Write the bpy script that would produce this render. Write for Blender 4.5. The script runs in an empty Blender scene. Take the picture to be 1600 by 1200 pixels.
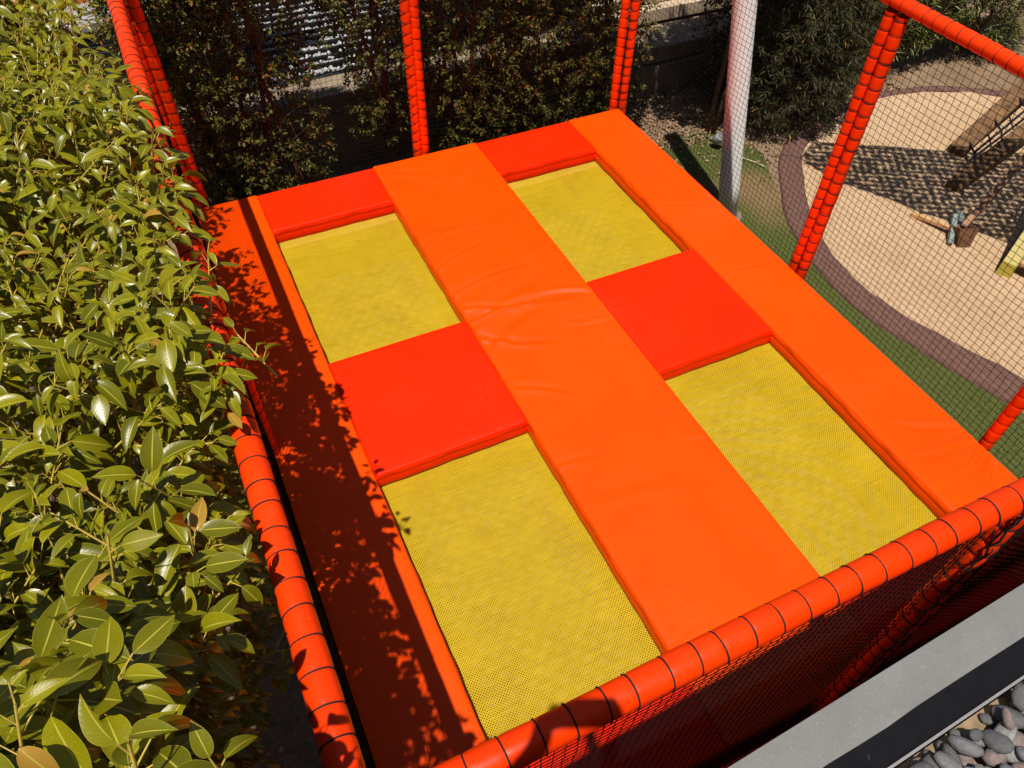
import bpy, math, random
import numpy as np
from mathutils import Vector, Matrix
random.seed(7); RNG = np.random.default_rng(11)
scene = bpy.context.scene
COL = scene.collection

# ------------------------------------------------------------------ camera
YAW, PITCH, ROLL = math.radians(26.182), math.radians(48.999), math.radians(1.269)
CAM = np.array([0.0, 0.0, 4.0]); FPX = 1177.96
fw = np.array([math.sin(YAW)*math.cos(PITCH), math.cos(YAW)*math.cos(PITCH), -math.sin(PITCH)])
rt = np.array([math.cos(YAW), -math.sin(YAW), 0.0]); up = np.cross(rt, fw)
RT = math.cos(ROLL)*rt + math.sin(ROLL)*up
UP = -math.sin(ROLL)*rt + math.cos(ROLL)*up
cd = bpy.data.cameras.new('camera'); cam = bpy.data.objects.new('camera', cd); COL.objects.link(cam)
cam.matrix_world = Matrix(((RT[0], UP[0], -fw[0], CAM[0]), (RT[1], UP[1], -fw[1], CAM[1]), (RT[2], UP[2], -fw[2], CAM[2]), (0, 0, 0, 1)))
cd.sensor_width = 36.0; cd.lens = 36.0*FPX/1600.0; cd.clip_start = 0.02; cd.clip_end = 3000
scene.camera = cam

# ------------------------------------------------------------------ sky, sun, exposure
SUN = np.array([0.19032, 0.24378, -0.95097])          # the way the sunlight travels
world = bpy.data.worlds.new('World'); scene.world = world; world.use_nodes = True
wn = world.node_tree.nodes; wn.clear()
wo = wn.new('ShaderNodeOutputWorld'); wb = wn.new('ShaderNodeBackground'); ws = wn.new('ShaderNodeTexSky')
ws.sky_type = 'NISHITA'; ws.sun_disc = False
ws.sun_elevation = math.radians(72.0); ws.sun_rotation = math.radians(218.0)
ws.air_density = 1.0; ws.dust_density = 1.0
wb.inputs['Strength'].default_value = 0.055
world.node_tree.links.new(ws.outputs[0], wb.inputs['Color']); world.node_tree.links.new(wb.outputs[0], wo.inputs['Surface'])
sd = bpy.data.lights.new('sun', 'SUN'); sd.energy = 5.0; sd.angle = math.radians(0.53); sd.color = (1.0, 0.93, 0.82)
so = bpy.data.objects.new('sun', sd); COL.objects.link(so); so.location = (-2, -2.5, 12)
so.rotation_euler = Vector(SUN).to_track_quat('-Z', 'Y').to_euler()
scene.view_settings.view_transform = 'Standard'; scene.view_settings.look = 'None'
scene.view_settings.exposure = 0.25; scene.view_settings.gamma = 1.0
scene.view_settings.use_curve_mapping = False
scene.cycles.max_bounces = 4; scene.cycles.transparent_max_bounces = 10; scene.cycles.transmission_bounces = 2
scene.cycles.diffuse_bounces = 2; scene.cycles.glossy_bounces = 2

# ------------------------------------------------------------------ helpers
def to_px(P):
    q = np.asarray(P, float) - CAM
    d = q @ fw
    return 800+FPX*(q @ RT)/d, 600-FPX*(q @ UP)/d, d

def tag(o, label=None, cat=None, group=None, kind=None):
    if label: o['label'] = label
    if cat: o['category'] = cat
    if group: o['group'] = group
    if kind: o['kind'] = kind
    return o

def empty(name, loc, label=None, cat=None, group=None):
    o = bpy.data.objects.new(name, None); COL.objects.link(o)
    o.location = loc; o.empty_display_size = 0.1
    return tag(o, label, cat, group)

def link(name, me, parent=None, mat=None):
    o = bpy.data.objects.new(name, me); COL.objects.link(o)
    if mat is not None and not me.materials: me.materials.append(mat)
    if parent is not None:
        o.parent = parent
        o.matrix_parent_inverse = Matrix.Translation(parent_world(parent)).inverted()
    return o

def parent_world(p):
    v = Vector(p.location)
    if p.parent is not None:
        # parts keep world coordinates in their mesh, so their own origin is the scene origin
        return Vector((0, 0, 0)) if p.type == 'MESH' and v.length == 0 else v
    return v

def np_mesh(name, V, F, uv=None, smooth=False, rnd=None):
    """V (n,3), F (m,k) faces of equal corner count; uv per vertex; rnd per vertex value."""
    V = np.ascontiguousarray(V, dtype=np.float32); F = np.ascontiguousarray(F, dtype=np.int32)
    me = bpy.data.meshes.new(name); m, k = F.shape
    me.vertices.add(len(V)); me.vertices.foreach_set('co', V.ravel())
    me.loops.add(m*k); me.loops.foreach_set('vertex_index', F.ravel())
    me.polygons.add(m); me.polygons.foreach_set('loop_start', np.arange(0, m*k, k, dtype=np.int32))
    try: me.polygons.foreach_set('loop_total', np.full(m, k, dtype=np.int32))
    except Exception: pass
    if smooth: me.polygons.foreach_set('use_smooth', np.ones(m, dtype=bool))
    if uv is not None:
        l = me.uv_layers.new(name='UVMap')
        l.data.foreach_set('uv', np.ascontiguousarray(uv[F.ravel()], dtype=np.float32).ravel())
    if rnd is not None:
        a = me.attributes.new('rnd', 'FLOAT', 'POINT'); a.data.foreach_set('value', np.ascontiguousarray(rnd, dtype=np.float32))
    me.update(calc_edges=True); me.validate()
    return me

class MB:
    """collects quads/tris, builds one mesh"""
    def __init__(s): s.v = []; s.f = []
    def add(s, verts, faces):
        b = len(s.v); s.v += [tuple(map(float, p)) for p in verts]; s.f += [tuple(b+i for i in f) for f in faces]
    def box(s, c, d, R=None, bev=0.0):
        x, y, z = d[0]/2, d[1]/2, d[2]/2
        if bev <= 0:
            vs = [Vector((sx*x, sy*y, sz*z)) for sz in (-1, 1) for sy in (-1, 1) for sx in (-1, 1)]
            fs = [(0, 2, 3, 1), (4, 5, 7, 6), (0, 1, 5, 4), (2, 6, 7, 3), (0, 4, 6, 2), (1, 3, 7, 5)]
        else:
            b = min(bev, x*.9, y*.9, z*.9)
            def loop(ix, iy, zz): return [(-x+ix, -y, zz), (x-ix, -y, zz), (x, -y+iy, zz), (x, y-iy, zz), (x-ix, y, zz), (-x+ix, y, zz), (-x, y-iy, zz), (-x, -y+iy, zz)]
            def ins(zz): return [(-x+b, -y+b*.4, zz), (x-b, -y+b*.4, zz), (x-b*.4, -y+b, zz), (x-b*.4, y-b, zz), (x-b, y-b*.4, zz), (-x+b, y-b*.4, zz), (-x+b*.4, y-b, zz), (-x+b*.4, -y+b, zz)]
            rings = [ins(-z), loop(b*.7, b*.7, -z+b*.6), loop(b*.7, b*.7, z-b*.6), ins(z)]
            vs = [Vector(p) for r in rings for p in r]; fs = []
            for k in range(3):
                for i in range(8): fs.append((k*8+i, k*8+(i+1) % 8, (k+1)*8+(i+1) % 8, (k+1)*8+i))
            fs.append(tuple(range(7, -1, -1))); fs.append(tuple(range(24, 32)))
        if R is not None: vs = [R @ p for p in vs]
        c = Vector(c); s.add([c+p for p in vs], fs)
    def tube(s, pts, rad, n=8, cap=True):
        pts = [Vector(p) for p in pts]; m = len(pts)
        if not hasattr(rad, '__len__'): rad = [rad]*m
        vs = []; ref = None
        for i, p in enumerate(pts):
            t = (pts[min(i+1, m-1)]-pts[max(i-1, 0)]).normalized()
            if ref is None:
                ref = t.cross(Vector((0, 0, 1)))
                if ref.length < .1: ref = t.cross(Vector((1, 0, 0)))
            ref = (ref - t*ref.dot(t)).normalized(); b = t.cross(ref)
            for k in range(n):
                a = 2*math.pi*k/n; vs.append(p+(ref*math.cos(a)+b*math.sin(a))*rad[i])
        fs = [(i*n+k, i*n+(k+1) % n, (i+1)*n+(k+1) % n, (i+1)*n+k) for i in range(m-1) for k in range(n)]
        if cap: fs.append(tuple(range(n-1, -1, -1))); fs.append(tuple((m-1)*n+k for k in range(n)))
        s.add(vs, fs)
    def build(s, name, mat, parent=None, smooth=False):
        me = bpy.data.meshes.new(name); me.from_pydata(s.v, [], s.f)
        if smooth: me.polygons.foreach_set('use_smooth', [True]*len(me.polygons))
        me.update()
        return link(name, me, parent, mat)

# ------------------------------------------------------------------ materials
MATS = {}
class NT:
    def __init__(s, name):
        m = bpy.data.materials.new(name); m.use_nodes = True; s.m = m; s.t = m.node_tree; s.n = s.t.nodes; s.n.clear()
        s.out = s.n.new('ShaderNodeOutputMaterial'); s.p = s.n.new('ShaderNodeBsdfPrincipled')
        s.L(s.p.outputs[0], s.out.inputs['Surface'])
    def L(s, a, b): s.t.links.new(a, b)
    def N(s, typ, **kw):
        n = s.n.new(typ)
        for k, v in kw.items(): setattr(n, k, v)
        return n
    def inp(s, sock, v):
        if hasattr(v, 'is_linked') or isinstance(v, bpy.types.NodeSocket): s.L(v, sock)
        else: sock.default_value = v
    def coord(s, kind='Object'):
        return s.N('ShaderNodeTexCoord').outputs[kind]
    def mapping(s, vec, scale=(1, 1, 1), rot=(0, 0, 0), loc=(0, 0, 0)):
        n = s.N('ShaderNodeMapping'); s.L(vec, n.inputs[0]); n.inputs['Scale'].default_value = scale
        n.inputs['Rotation'].default_value = rot; n.inputs['Location'].default_value = loc
        return n.outputs[0]
    def noise(s, vec, scale, detail=4, rough=.55, dist=0):
        n = s.N('ShaderNodeTexNoise'); s.L(vec, n.inputs['Vector']); n.inputs['Scale'].default_value = scale
        n.inputs['Detail'].default_value = detail; n.inputs['Roughness'].default_value = rough; n.inputs['Distortion'].default_value = dist
        return n.outputs['Fac']
    def math(s, op, a, b=0.0, c=None):
        n = s.N('ShaderNodeMath', operation=op); s.inp(n.inputs[0], a); s.inp(n.inputs[1], b)
        if c is not None: s.inp(n.inputs[2], c)
        return n.outputs[0]
    def ramp(s, fac, stops, interp='LINEAR'):
        n = s.N('ShaderNodeValToRGB'); s.L(fac, n.inputs[0]); e = n.color_ramp.elements; n.color_ramp.interpolation = interp
        while len(e) < len(stops): e.new(.5)
        for i, (p, c) in enumerate(stops):
            e[i].position = p; e[i].color = (c, c, c, 1) if not hasattr(c, '__len__') else (*c, 1)
        return n.outputs[0]
    def mix(s, fac, a, b, mode='MIX'):
        n = s.N('ShaderNodeMix', data_type='RGBA', blend_type=mode)
        s.inp(n.inputs[0], fac)
        for so_, v in ((n.inputs[6], a), (n.inputs[7], b)):
            if hasattr(v, '__len__'): so_.default_value = (*v, 1) if len(v) == 3 else v
            else: s.L(v, so_)
        return n.outputs[2]
    def bump(s, h, strength=.3, dist=.01):
        n = s.N('ShaderNodeBump'); s.L(h, n.inputs['Height']); n.inputs['Strength'].default_value = strength; n.inputs['Distance'].default_value = dist
        s.L(n.outputs[0], s.p.inputs['Normal']); return n
    def set(s, col=None, rough=None, spec=None, **kw):
        if col is not None:
            if hasattr(col, '__len__'): s.p.inputs['Base Color'].default_value = (*col, 1)
            else: s.L(col, s.p.inputs['Base Color'])
        if rough is not None: s.inp(s.p.inputs['Roughness'], rough)
        if spec is not None: s.inp(s.p.inputs['Specular IOR Level'], spec)
        for k, v in kw.items(): s.inp(s.p.inputs[k], v)

def vinyl(name, col, dark, rough=.38, wear=0.0):
    s = NT(name); c = s.coord()
    n1 = s.noise(c, 2.2, 5, .6); n2 = s.noise(c, 60, 3, .6); n3 = s.noise(c, 900, 2, .5)
    base = s.mix(s.ramp(n1, [(.35, 0.0), (.7, 1.0)]), col, dark)
    dust = s.ramp(s.math('MULTIPLY', s.noise(c, 40, 6, .7), s.noise(c, 1.3, 3, .5)), [(.30, 0.0), (.50, .05)])
    base = s.mix(dust, base, (.62, .33, .14))
    if wear > 0:
        w = s.ramp(s.noise(c, 85, 4, .7), [(.745, 0.0), (.755, wear)])
        base = s.mix(w, base, (.8, .7, .62))
    s.set(base, s.math('ADD', rough-.07, s.math('MULTIPLY', n2, .16)), .16)
    s.bump(s.math('ADD', n3, s.math('MULTIPLY', n2, .8)), .06, .002)
    return s.m
M_ORANGE = vinyl('orange_vinyl', (.86, .062, .0), (.80, .055, .0))
M_RED = vinyl('red_vinyl', (.86, .019, .0), (.80, .016, .0))
M_SLEEVE = vinyl('sleeve_vinyl', (.80, .040, .001), (.74, .033, .001), .38, .8)
M_POST = vinyl('post_vinyl', (.86, .040, .001), (.80, .032, .001), .38, .4)

def simple(name, col, rough=.6, spec=.4, var=.25, scale=20, bump=.15, bdist=.004, metal=0.0):
    s = NT(name); c = s.coord(); n = s.noise(c, scale, 6, .65); n2 = s.noise(c, scale*9, 3, .6)
    f = s.ramp(n, [(.3, 1-var), (.7, 1+var)])
    s.set(s.mix(1.0, tuple(col), f, 'MULTIPLY'), rough, spec); s.p.inputs['Metallic'].default_value = metal
    if bump: s.bump(s.math('ADD', n, s.math('MULTIPLY', n2, .5)), bump, bdist)
    return s.m
M_CORD = simple('black_cord', (.012, .010, .010), .75, .3, .3, 90, 0)
M_NET = simple('black_net', (.006, .005, .005), .9, .05, .3, 60, 0)
M_STEEL = simple('grey_steel', (.10, .10, .10), .5, .5, .2, 12, .05)
M_WALL = simple('tan_concrete', (.22, .17, .12), .9, .2, .28, 5, .25, .01)
M_BARK = simple('brown_bark', (.13, .075, .045), .9, .2, .45, 30, .5, .006)
M_STEM = simple('reddish_stem', (.11, .050, .028), .85, .2, .4, 40, .4, .004)
M_TWIG = simple('yellow_green_twig', (.46, .34, .06), .5, .35, .3, 40, .1)
M_WOODD = simple('weathered_wood', (.145, .078, .036), .8, .25, .55, 9, .3, .004)
M_WOODL = simple('pale_pine_wood', (.52, .30, .14), .65, .3, .2, 14, .15, .003)
M_YELLOW = simple('yellow_green_paint', (.34, .27, .035), .5, .4, .15, 8, .05)
M_BLUE = simple('blue_grey_paint', (.16, .20, .19), .6, .4, .2, 20, .05)
M_RUST = simple('rusty_brown_metal', (.14, .068, .036), .75, .35, .4, 22, .2)
M_BLACK = simple('black_rubber', (.012, .012, .013), .7, .3, .3, 30, .05)
M_RUBBER = simple('mauve_rubber', (.125, .066, .054), .92, .2, .22, 16, .4, .006)
M_BRICK = simple('orange_brick', (.56, .17, .055), .8, .2, .2, 12, .2)
M_GREYROOF = simple('grey_roof_felt', (.27, .27, .28), .9, .2, .18, 16, .3, .004)
M_ALU = simple('aluminium_trim', (.24, .23, .235), .45, .5, .15, 40, .08, .002, .3)

def m_coping():
    s = NT('grey_concrete_coping'); c = s.coord()
    n = s.noise(c, 7, 6, .6); n2 = s.noise(c, 160, 4, .7); v = s.N('ShaderNodeTexVoronoi'); s.L(c, v.inputs['Vector']); v.inputs['Scale'].default_value = 70
    col = s.mix(s.ramp(n, [(.3, 0.0), (.7, 1.0)]), (.150, .149, .147), (.195, .193, .188))
    col = s.mix(s.ramp(n2, [(.35, .35), (.6, 0.0)]), col, (.115, .115, .113))
    col = s.mix(s.ramp(s.math('MULTIPLY', v.outputs['Distance'], s.math('ADD', .6, s.noise(c, 9, 3, .6))), [(.045, .6), (.075, 0.0)]), col, (.5, .48, .45))
    s.set(col, .85, .25); s.bump(s.math('ADD', n2, s.math('MULTIPLY', n, .6)), .35, .003)
    return s.m
M_COPING = m_coping()
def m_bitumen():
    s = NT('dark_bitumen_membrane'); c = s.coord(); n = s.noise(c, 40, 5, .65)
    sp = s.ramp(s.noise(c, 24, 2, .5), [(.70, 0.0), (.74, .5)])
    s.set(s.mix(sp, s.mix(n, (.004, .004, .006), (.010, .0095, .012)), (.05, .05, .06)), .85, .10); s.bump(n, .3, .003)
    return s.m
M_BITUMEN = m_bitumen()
def m_mast():
    s = NT('white_painted_steel'); c = s.coord(); n = s.noise(c, 5, 5, .6)
    s.set(s.mix(s.ramp(n, [(.4, 0.0), (.75, .35)]), (.88, .88, .88), (.76, .75, .73)), .38, .5); s.bump(s.noise(c, 120, 2, .5), .03, .002)
    return s.m
M_MAST = m_mast()

def m_bed():
    """open woven mat: real see-through holes between yellow threads"""
    s = NT('yellow_woven_mesh'); c = s.coord()
    sx = s.N('ShaderNodeSeparateXYZ'); s.L(c, sx.inputs[0])
    wob = s.noise(s.mapping(c, (1.2, 26, 1)), 3.0, 4, .65)
    wob2 = s.noise(s.mapping(c, (30, 1.0, 1)), 1.6, 3, .6)
    K = 2*math.pi/0.0185
    fx = s.math('SINE', s.math('MULTIPLY', s.math('ADD', sx.outputs[0], s.math('MULTIPLY', wob2, .0012)), K))
    fy = s.math('SINE', s.math('MULTIPLY', s.math('ADD', sx.outputs[1], s.math('MULTIPLY', wob, .0024)), K))
    h = s.math('MULTIPLY', fx, fy)
    # threads bunch up in rows, so some rows are closed and some open
    rows = s.ramp(s.noise(s.mapping(c, (2.6, 75, 1)), 2.6, 4, .75), [(.32, .15), (.66, .9)])
    opn = s.math('ADD', s.math('MULTIPLY', rows, .54), s.math('MULTIPLY', s.noise(c, 2.4, 3, .6), .42))
    thr = s.math('SUBTRACT', .86, s.math('MULTIPLY', opn, .88))
    hole = s.math('MULTIPLY_ADD', s.math('SUBTRACT', h, thr), 7.0, .5); hole.node.use_clamp = True
    st = s.noise(s.mapping(c, (3.5, .8, 1)), 1.5, 5, .65)
    col = s.mix(s.ramp(s.noise(c, 3.2, 6, .7), [(.3, 0.0), (.75, 1.0)]), (.66, .465, .011), (.56, .39, .009))
    col = s.mix(s.ramp(s.noise(s.mapping(c, (2.4, 80, 1)), 3.4, 5, .75), [(.34, .45), (.56, 0.0)]), col, (.32, .21, .004))
    col = s.mix(s.ramp(st, [(.55, 0.0), (.78, .3)]), col, (.42, .17, .02))
    col = s.mix(s.ramp(s.math('MULTIPLY_ADD', h, .5, .5), [(.0, .75), (.40, .35), (.60, .0)]), col, (.22, .135, .003))
    s.set(col, .6, .2)
    hh = s.math('ADD', s.math('ABSOLUTE', fx), s.math('ABSOLUTE', fy))
    s.bump(hh, .5, .002)
    tr = s.N('ShaderNodeBsdfTransparent'); mx = s.N('ShaderNodeMixShader')
    s.L(hole, mx.inputs[0]); s.L(s.p.outputs[0], mx.inputs[1]); s.L(tr.outputs[0], mx.inputs[2]); s.L(mx.outputs[0], s.out.inputs['Surface'])
    return s.m
M_BED = m_bed()

def m_leaf(name, lo, hi, rib, gloss=.3, trans=.22, old=(.36, .20, .03), oldp=.985, spec=.42):
    s = NT(name)
    uvn = s.N('ShaderNodeUVMap'); sep = s.N('ShaderNodeSeparateXYZ'); s.L(uvn.outputs[0], sep.inputs[0])
    a = s.N('ShaderNodeAttribute', attribute_name='rnd'); oi = s.N('ShaderNodeObjectInfo')
    r = s.math('FRACT', s.math('ADD', a.outputs['Fac'], oi.outputs['Random']))
    u = s.math('ABSOLUTE', s.math('SUBTRACT', sep.outputs[0], .5))
    col = s.mix(r, lo, hi)
    c = s.coord(); blot = s.noise(c, 45, 4, .6)
    col = s.mix(s.ramp(blot, [(.35, .35), (.65, 0.0)]), col, tuple(x*.72 for x in lo))
    r2 = s.math('FRACT', s.math('MULTIPLY', r, 17.3))
    col = s.mix(s.math('GREATER_THAN', r2, oldp), col, old)
    veins = s.math('SINE', s.math('MULTIPLY', s.math('SUBTRACT', sep.outputs[1], s.math('MULTIPLY', u, .55)), 62.0))
    col = s.mix(s.ramp(veins, [(.93, 0.0), (1.0, .07)]), col, rib)
    col = s.mix(s.ramp(u, [(.018, .95), (.035, 0.0)]), col, rib)
    edge = s.ramp(u, [(.478, 0.0), (.492, .6)]); col = s.mix(edge, col, rib)
    g = s.N('ShaderNodeNewGeometry'); under = s.mix(.55, col, tuple(min(1, x*1.15+.02) for x in hi))
    col = s.mix(g.outputs['Backfacing'], col, under)
    s.set(col, s.math('ADD', gloss, s.math('MULTIPLY', blot, .15)), spec)
    s.bump(s.math('ADD', s.math('MULTIPLY', veins, .12), blot), .18, .002)
    t = s.N('ShaderNodeBsdfTranslucent'); s.L(s.mix(.5, col, (.30, .32, .02)), t.inputs[0])
    mx = s.N('ShaderNodeMixShader'); mx.inputs[0].default_value = trans
    s.L(s.p.outputs[0], mx.inputs[1]); s.L(t.outputs[0], mx.inputs[2]); s.L(mx.outputs[0], s.out.inputs['Surface'])
    return s.m
M_FICUS = m_leaf('broad_glossy_leaf', (.105, .110, .003), (.262, .242, .004), (.46, .42, .06), .22, .20, spec=.36)
M_HEDGE = m_leaf('small_hedge_leaf', (.030, .032, .005), (.20, .185, .030), (.20, .19, .05), .45, .12, (.26, .08, .015), .93, .18)
M_OLEAN = m_leaf('narrow_leaf', (.075, .095, .020), (.19, .20, .05), (.24, .24, .09), .4, .12)
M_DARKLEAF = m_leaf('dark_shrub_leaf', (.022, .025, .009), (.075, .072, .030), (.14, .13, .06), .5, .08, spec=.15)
M_LITTER = m_leaf('dry_litter_leaf', (.16, .09, .045), (.40, .27, .17), (.35, .25, .16), .7, .05)

def m_sand():
    s = NT('beige_sand'); c = s.coord()
    n = s.noise(c, 1.1, 6, .65); n2 = s.noise(c, 22, 6, .7); n3 = s.noise(c, 260, 3, .6)
    col = s.mix(s.ramp(n, [(.35, 0.0), (.68, 1.0)]), (.60, .415, .265), (.51, .345, .205))
    col = s.mix(s.ramp(n2, [(.32, .7), (.52, 0.0)]), col, (.33, .21, .115))
    col = s.mix(s.ramp(s.noise(c, 5, 6, .75), [(.55, 0.0), (.80, .35)]), col, (.36, .24, .13))
    col = s.mix(s.ramp(n3, [(.30, .55), (.48, 0.0)]), col, (.27, .175, .10)); col = s.mix(s.ramp(s.noise(c, 60, 5, .8), [(.60, 0.0), (.72, .5)]), col, (.74, .56, .40))
    s.set(col, .95, .15); s.bump(s.math('ADD', s.math('MULTIPLY', n2, 1.5), s.math('MULTIPLY', n3, .3)), .7, .03)
    return s.m
M_SAND = m_sand()
def m_soil():
    s = NT('brown_soil'); c = s.coord()
    n = s.noise(c, 1.6, 6, .65); n2 = s.noise(c, 28, 6, .7)
    col = s.mix(s.ramp(n, [(.35, 0.0), (.7, 1.0)]), (.21, .135, .082), (.31, .215, .14))
    col = s.mix(s.ramp(n2, [(.36, .6), (.55, 0.0)]), col, (.11, .065, .038))
    s.set(col, .95, .15); s.bump(n2, .8, .03)
    return s.m
M_SOIL = m_soil()
def m_lawnbase():
    s = NT('turf_backing'); c = s.coord(); n = s.noise(c, 2.3, 5, .65); n2 = s.noise(c, 120, 4, .7)
    col = s.mix(s.ramp(n2, [(.3, 0.0), (.7, 1.0)]), (.045, .058, .014), (.105, .118, .030))
    sp_ = s.N('ShaderNodeVectorMath', operation='DISTANCE'); s.L(s.mapping(c, (1.35, 1, 0)), sp_.inputs[0]); sp_.inputs[1].default_value = (5.45*1.35, 5.1, 0)
    dryf = s.ramp(s.math('ADD', sp_.outputs['Value'], s.math('MULTIPLY', n, .7)), [(.55, .95), (1.25, 0.0)]); col = s.mix(dryf, col, s.mix(n2, (.13, .085, .04), (.25, .165, .085)))
    s.set(col, .9, .2); s.bump(n2, .7, .01); return s.m
M_LAWN = m_lawnbase()
def m_grass():
    s = NT('grass_blades'); a = s.N('ShaderNodeAttribute', attribute_name='rnd')
    col = s.ramp(a.outputs['Fac'], [(0, (.045, .062, .011)), (.4, (.095, .118, .024)), (.7, (.14, .115, .040)), (1, (.26, .17, .085))])
    s.set(col, .6, .3); return s.m
M_GRASS = m_grass()
def m_pebble():
    s = NT('river_pebble'); c = s.coord(); oi = s.N('ShaderNodeObjectInfo'); n = s.noise(c, 2.6, 6, .7); n2 = s.noise(c, 14, 5, .75)
    base = oi.outputs['Color']
    col = s.mix(s.ramp(n, [(.35, .6), (.62, 0.0)]), base, (.08, .08, .085))
    col = s.mix(s.ramp(n2, [(.56, 0.0), (.70, .6)]), col, (.46, .44, .41))
    s.set(col, .72, .3); s.bump(s.math('ADD', n, s.math('MULTIPLY', n2, .8)), .7, .006); return s.m
M_PEBBLE = m_pebble()
M_GRAVELBED = simple('pale_roof_bed', (.22, .16, .10), .9, .2, .3, 30, .4, .01)
def m_board():
    s = NT('ribbed_concrete'); c = s.coord(); n = s.noise(c, 4, 6, .65)
    w = s.noise(s.mapping(c, (30, 30, .6)), 1.5, 4, .6)
    col = s.mix(s.ramp(n, [(.3, 0.0), (.7, 1.0)]), (.17, .135, .10), (.24, .195, .145))
    col = s.mix(s.ramp(w, [(.40, .5), (.58, 0.0)]), col, (.19, .15, .11))
    s.set(col, .9, .2); s.bump(s.math('ADD', n, w), .4, .01); return s.m
M_BOARD = m_board()

# ------------------------------------------------------------------ ground and terrain
GZ = -0.8
def sheet(name, pts, z, mat, kind='structure'):
    me = bpy.data.meshes.new(name); me.from_pydata([(x, y, z) for x, y in pts], [], [tuple(range(len(pts)))]); me.update()
    o = link(name, me, None, mat); tag(o, kind=kind); return o
sheet('ground', [(-400, -400), (400, -400), (400, 400), (-400, 400)], GZ-.006, M_SOIL)

def catmull(pts, n=6):
    out = []; m = len(pts)
    for i in range(m-1):
        p0, p1, p2, p3 = (np.array(pts[max(i-1, 0)]), np.array(pts[i]), np.array(pts[i+1]), np.array(pts[min(i+2, m-1)]))
        for k in range(n):
            t = k/n; out.append(.5*((2*p1)+(-p0+p2)*t+(2*p0-5*p1+4*p2-p3)*t*t+(-p0+3*p1-3*p2+p3)*t**3))
    out.append(np.array(pts[-1])); return out
OUT = [(5.9, .9), (5.72, 1.4), (5.58, 1.72), (5.45, 2.0), (5.27, 2.66), (5.15, 3.14), (5.16, 3.63), (5.24, 4.06), (5.42, 4.6), (5.7, 5.04), (6.08, 5.56), (6.45, 5.82), (7.25, 6.12), (8.08, 6.24), (8.85, 6.13), (9.44, 5.83), (9.91, 5.43), (10.4, 4.8)]
INN = [(6.2, 1.05), (6.02, 1.5), (5.85, 1.96), (5.73, 2.3), (5.55, 2.78), (5.44, 3.2), (5.42, 3.62), (5.52, 4.12), (5.72, 4.58), (5.96, 4.95), (6.28, 5.40), (6.58, 5.66), (7.28, 5.98), (8.03, 6.13), (8.78, 6.04), (9.34, 5.74), (9.8, 5.34), (10.3, 4.75)]
inn = catmull(INN); outc = catmull(OUT)
# sand, gently uneven
def sand_mesh():
    nx, ny = 190, 190
    xs = np.linspace(5.0, 13.5, nx); ys = np.linspace(-1.5, 6.6, ny)
    X, Y = np.meshgrid(xs, ys)
    Z = GZ + .024 + 0*X
    for k in range(40):
        fx, fy = RNG.normal(0, 5, 2); ph = RNG.uniform(0, 6.28); Z = Z + .0015*np.sin(fx*X+fy*Y+ph)
    for k in range(90):
        cx, cy, r = RNG.uniform(5.4, 10.5), RNG.uniform(1.2, 6), RNG.uniform(.05, .14)
        d2 = ((X-cx)**2+(Y-cy)**2)/r**2; Z = Z + RNG.uniform(-.010, .007)*np.exp(-d2)
    idx = np.arange(nx*ny).reshape(ny, nx)
    F = np.stack([idx[:-1, :-1], idx[:-1, 1:], idx[1:, 1:], idx[1:, :-1]], -1).reshape(-1, 4)
    cen = np.stack([X, Y], -1).reshape(-1, 2)[F].mean(1)
    poly = np.array([p for p in inn]+[(13.6, 3.0), (13.6, -1.6), (6.9, -1.6)])
    grow = poly.copy(); c0 = np.array([8.5, 3.0]); d = grow-c0; grow = c0+d*(1+.10/np.maximum(np.linalg.norm(d, axis=1, keepdims=True), .1))
    keep = np.zeros(len(F), bool); j = len(grow)-1
    for i in range(len(grow)):
        a, b = grow[i], grow[j]
        c = ((a[1] > cen[:, 1]) != (b[1] > cen[:, 1])) & (cen[:, 0] < (b[0]-a[0])*(cen[:, 1]-a[1])/(b[1]-a[1]+1e-12)+a[0]); keep ^= c; j = i
    V = np.stack([X, Y, Z], -1).reshape(-1, 3)
    return np_mesh('sand', V, F[keep], smooth=True)
o = link('sand', sand_mesh(), None, M_SAND); tag(o, kind='structure')
# rubber edging of the sandpit: a low rounded band
mb = MB(); n = min(len(inn), len(outc)); prof = [(0, -.02), (.0, .030), (.10, .042), (.5, .048), (.90, .040), (1, .026), (1, -.02)]
vs = []
for i in range(n):
    a = outc[i]; b = inn[i]; jt = .012*math.sin(i*1.7)+.008*math.sin(i*4.1)
    for t, z in prof:
        q = a+(b-a)*(t+ (jt if 0 < t < 1.01 else 0)); vs.append((q[0], q[1], GZ+z+.004*math.sin(i*.9)))
k = len(prof); fs = [(i*k+j, (i+1)*k+j, (i+1)*k+j+1, i*k+j+1) for i in range(n-1) for j in range(k-1)]
mb.add(vs, fs); o = mb.build('sandpit_border', M_RUBBER, None, True); tag(o, 'mauve rubber border curving round the beige sandpit', 'border')

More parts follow.
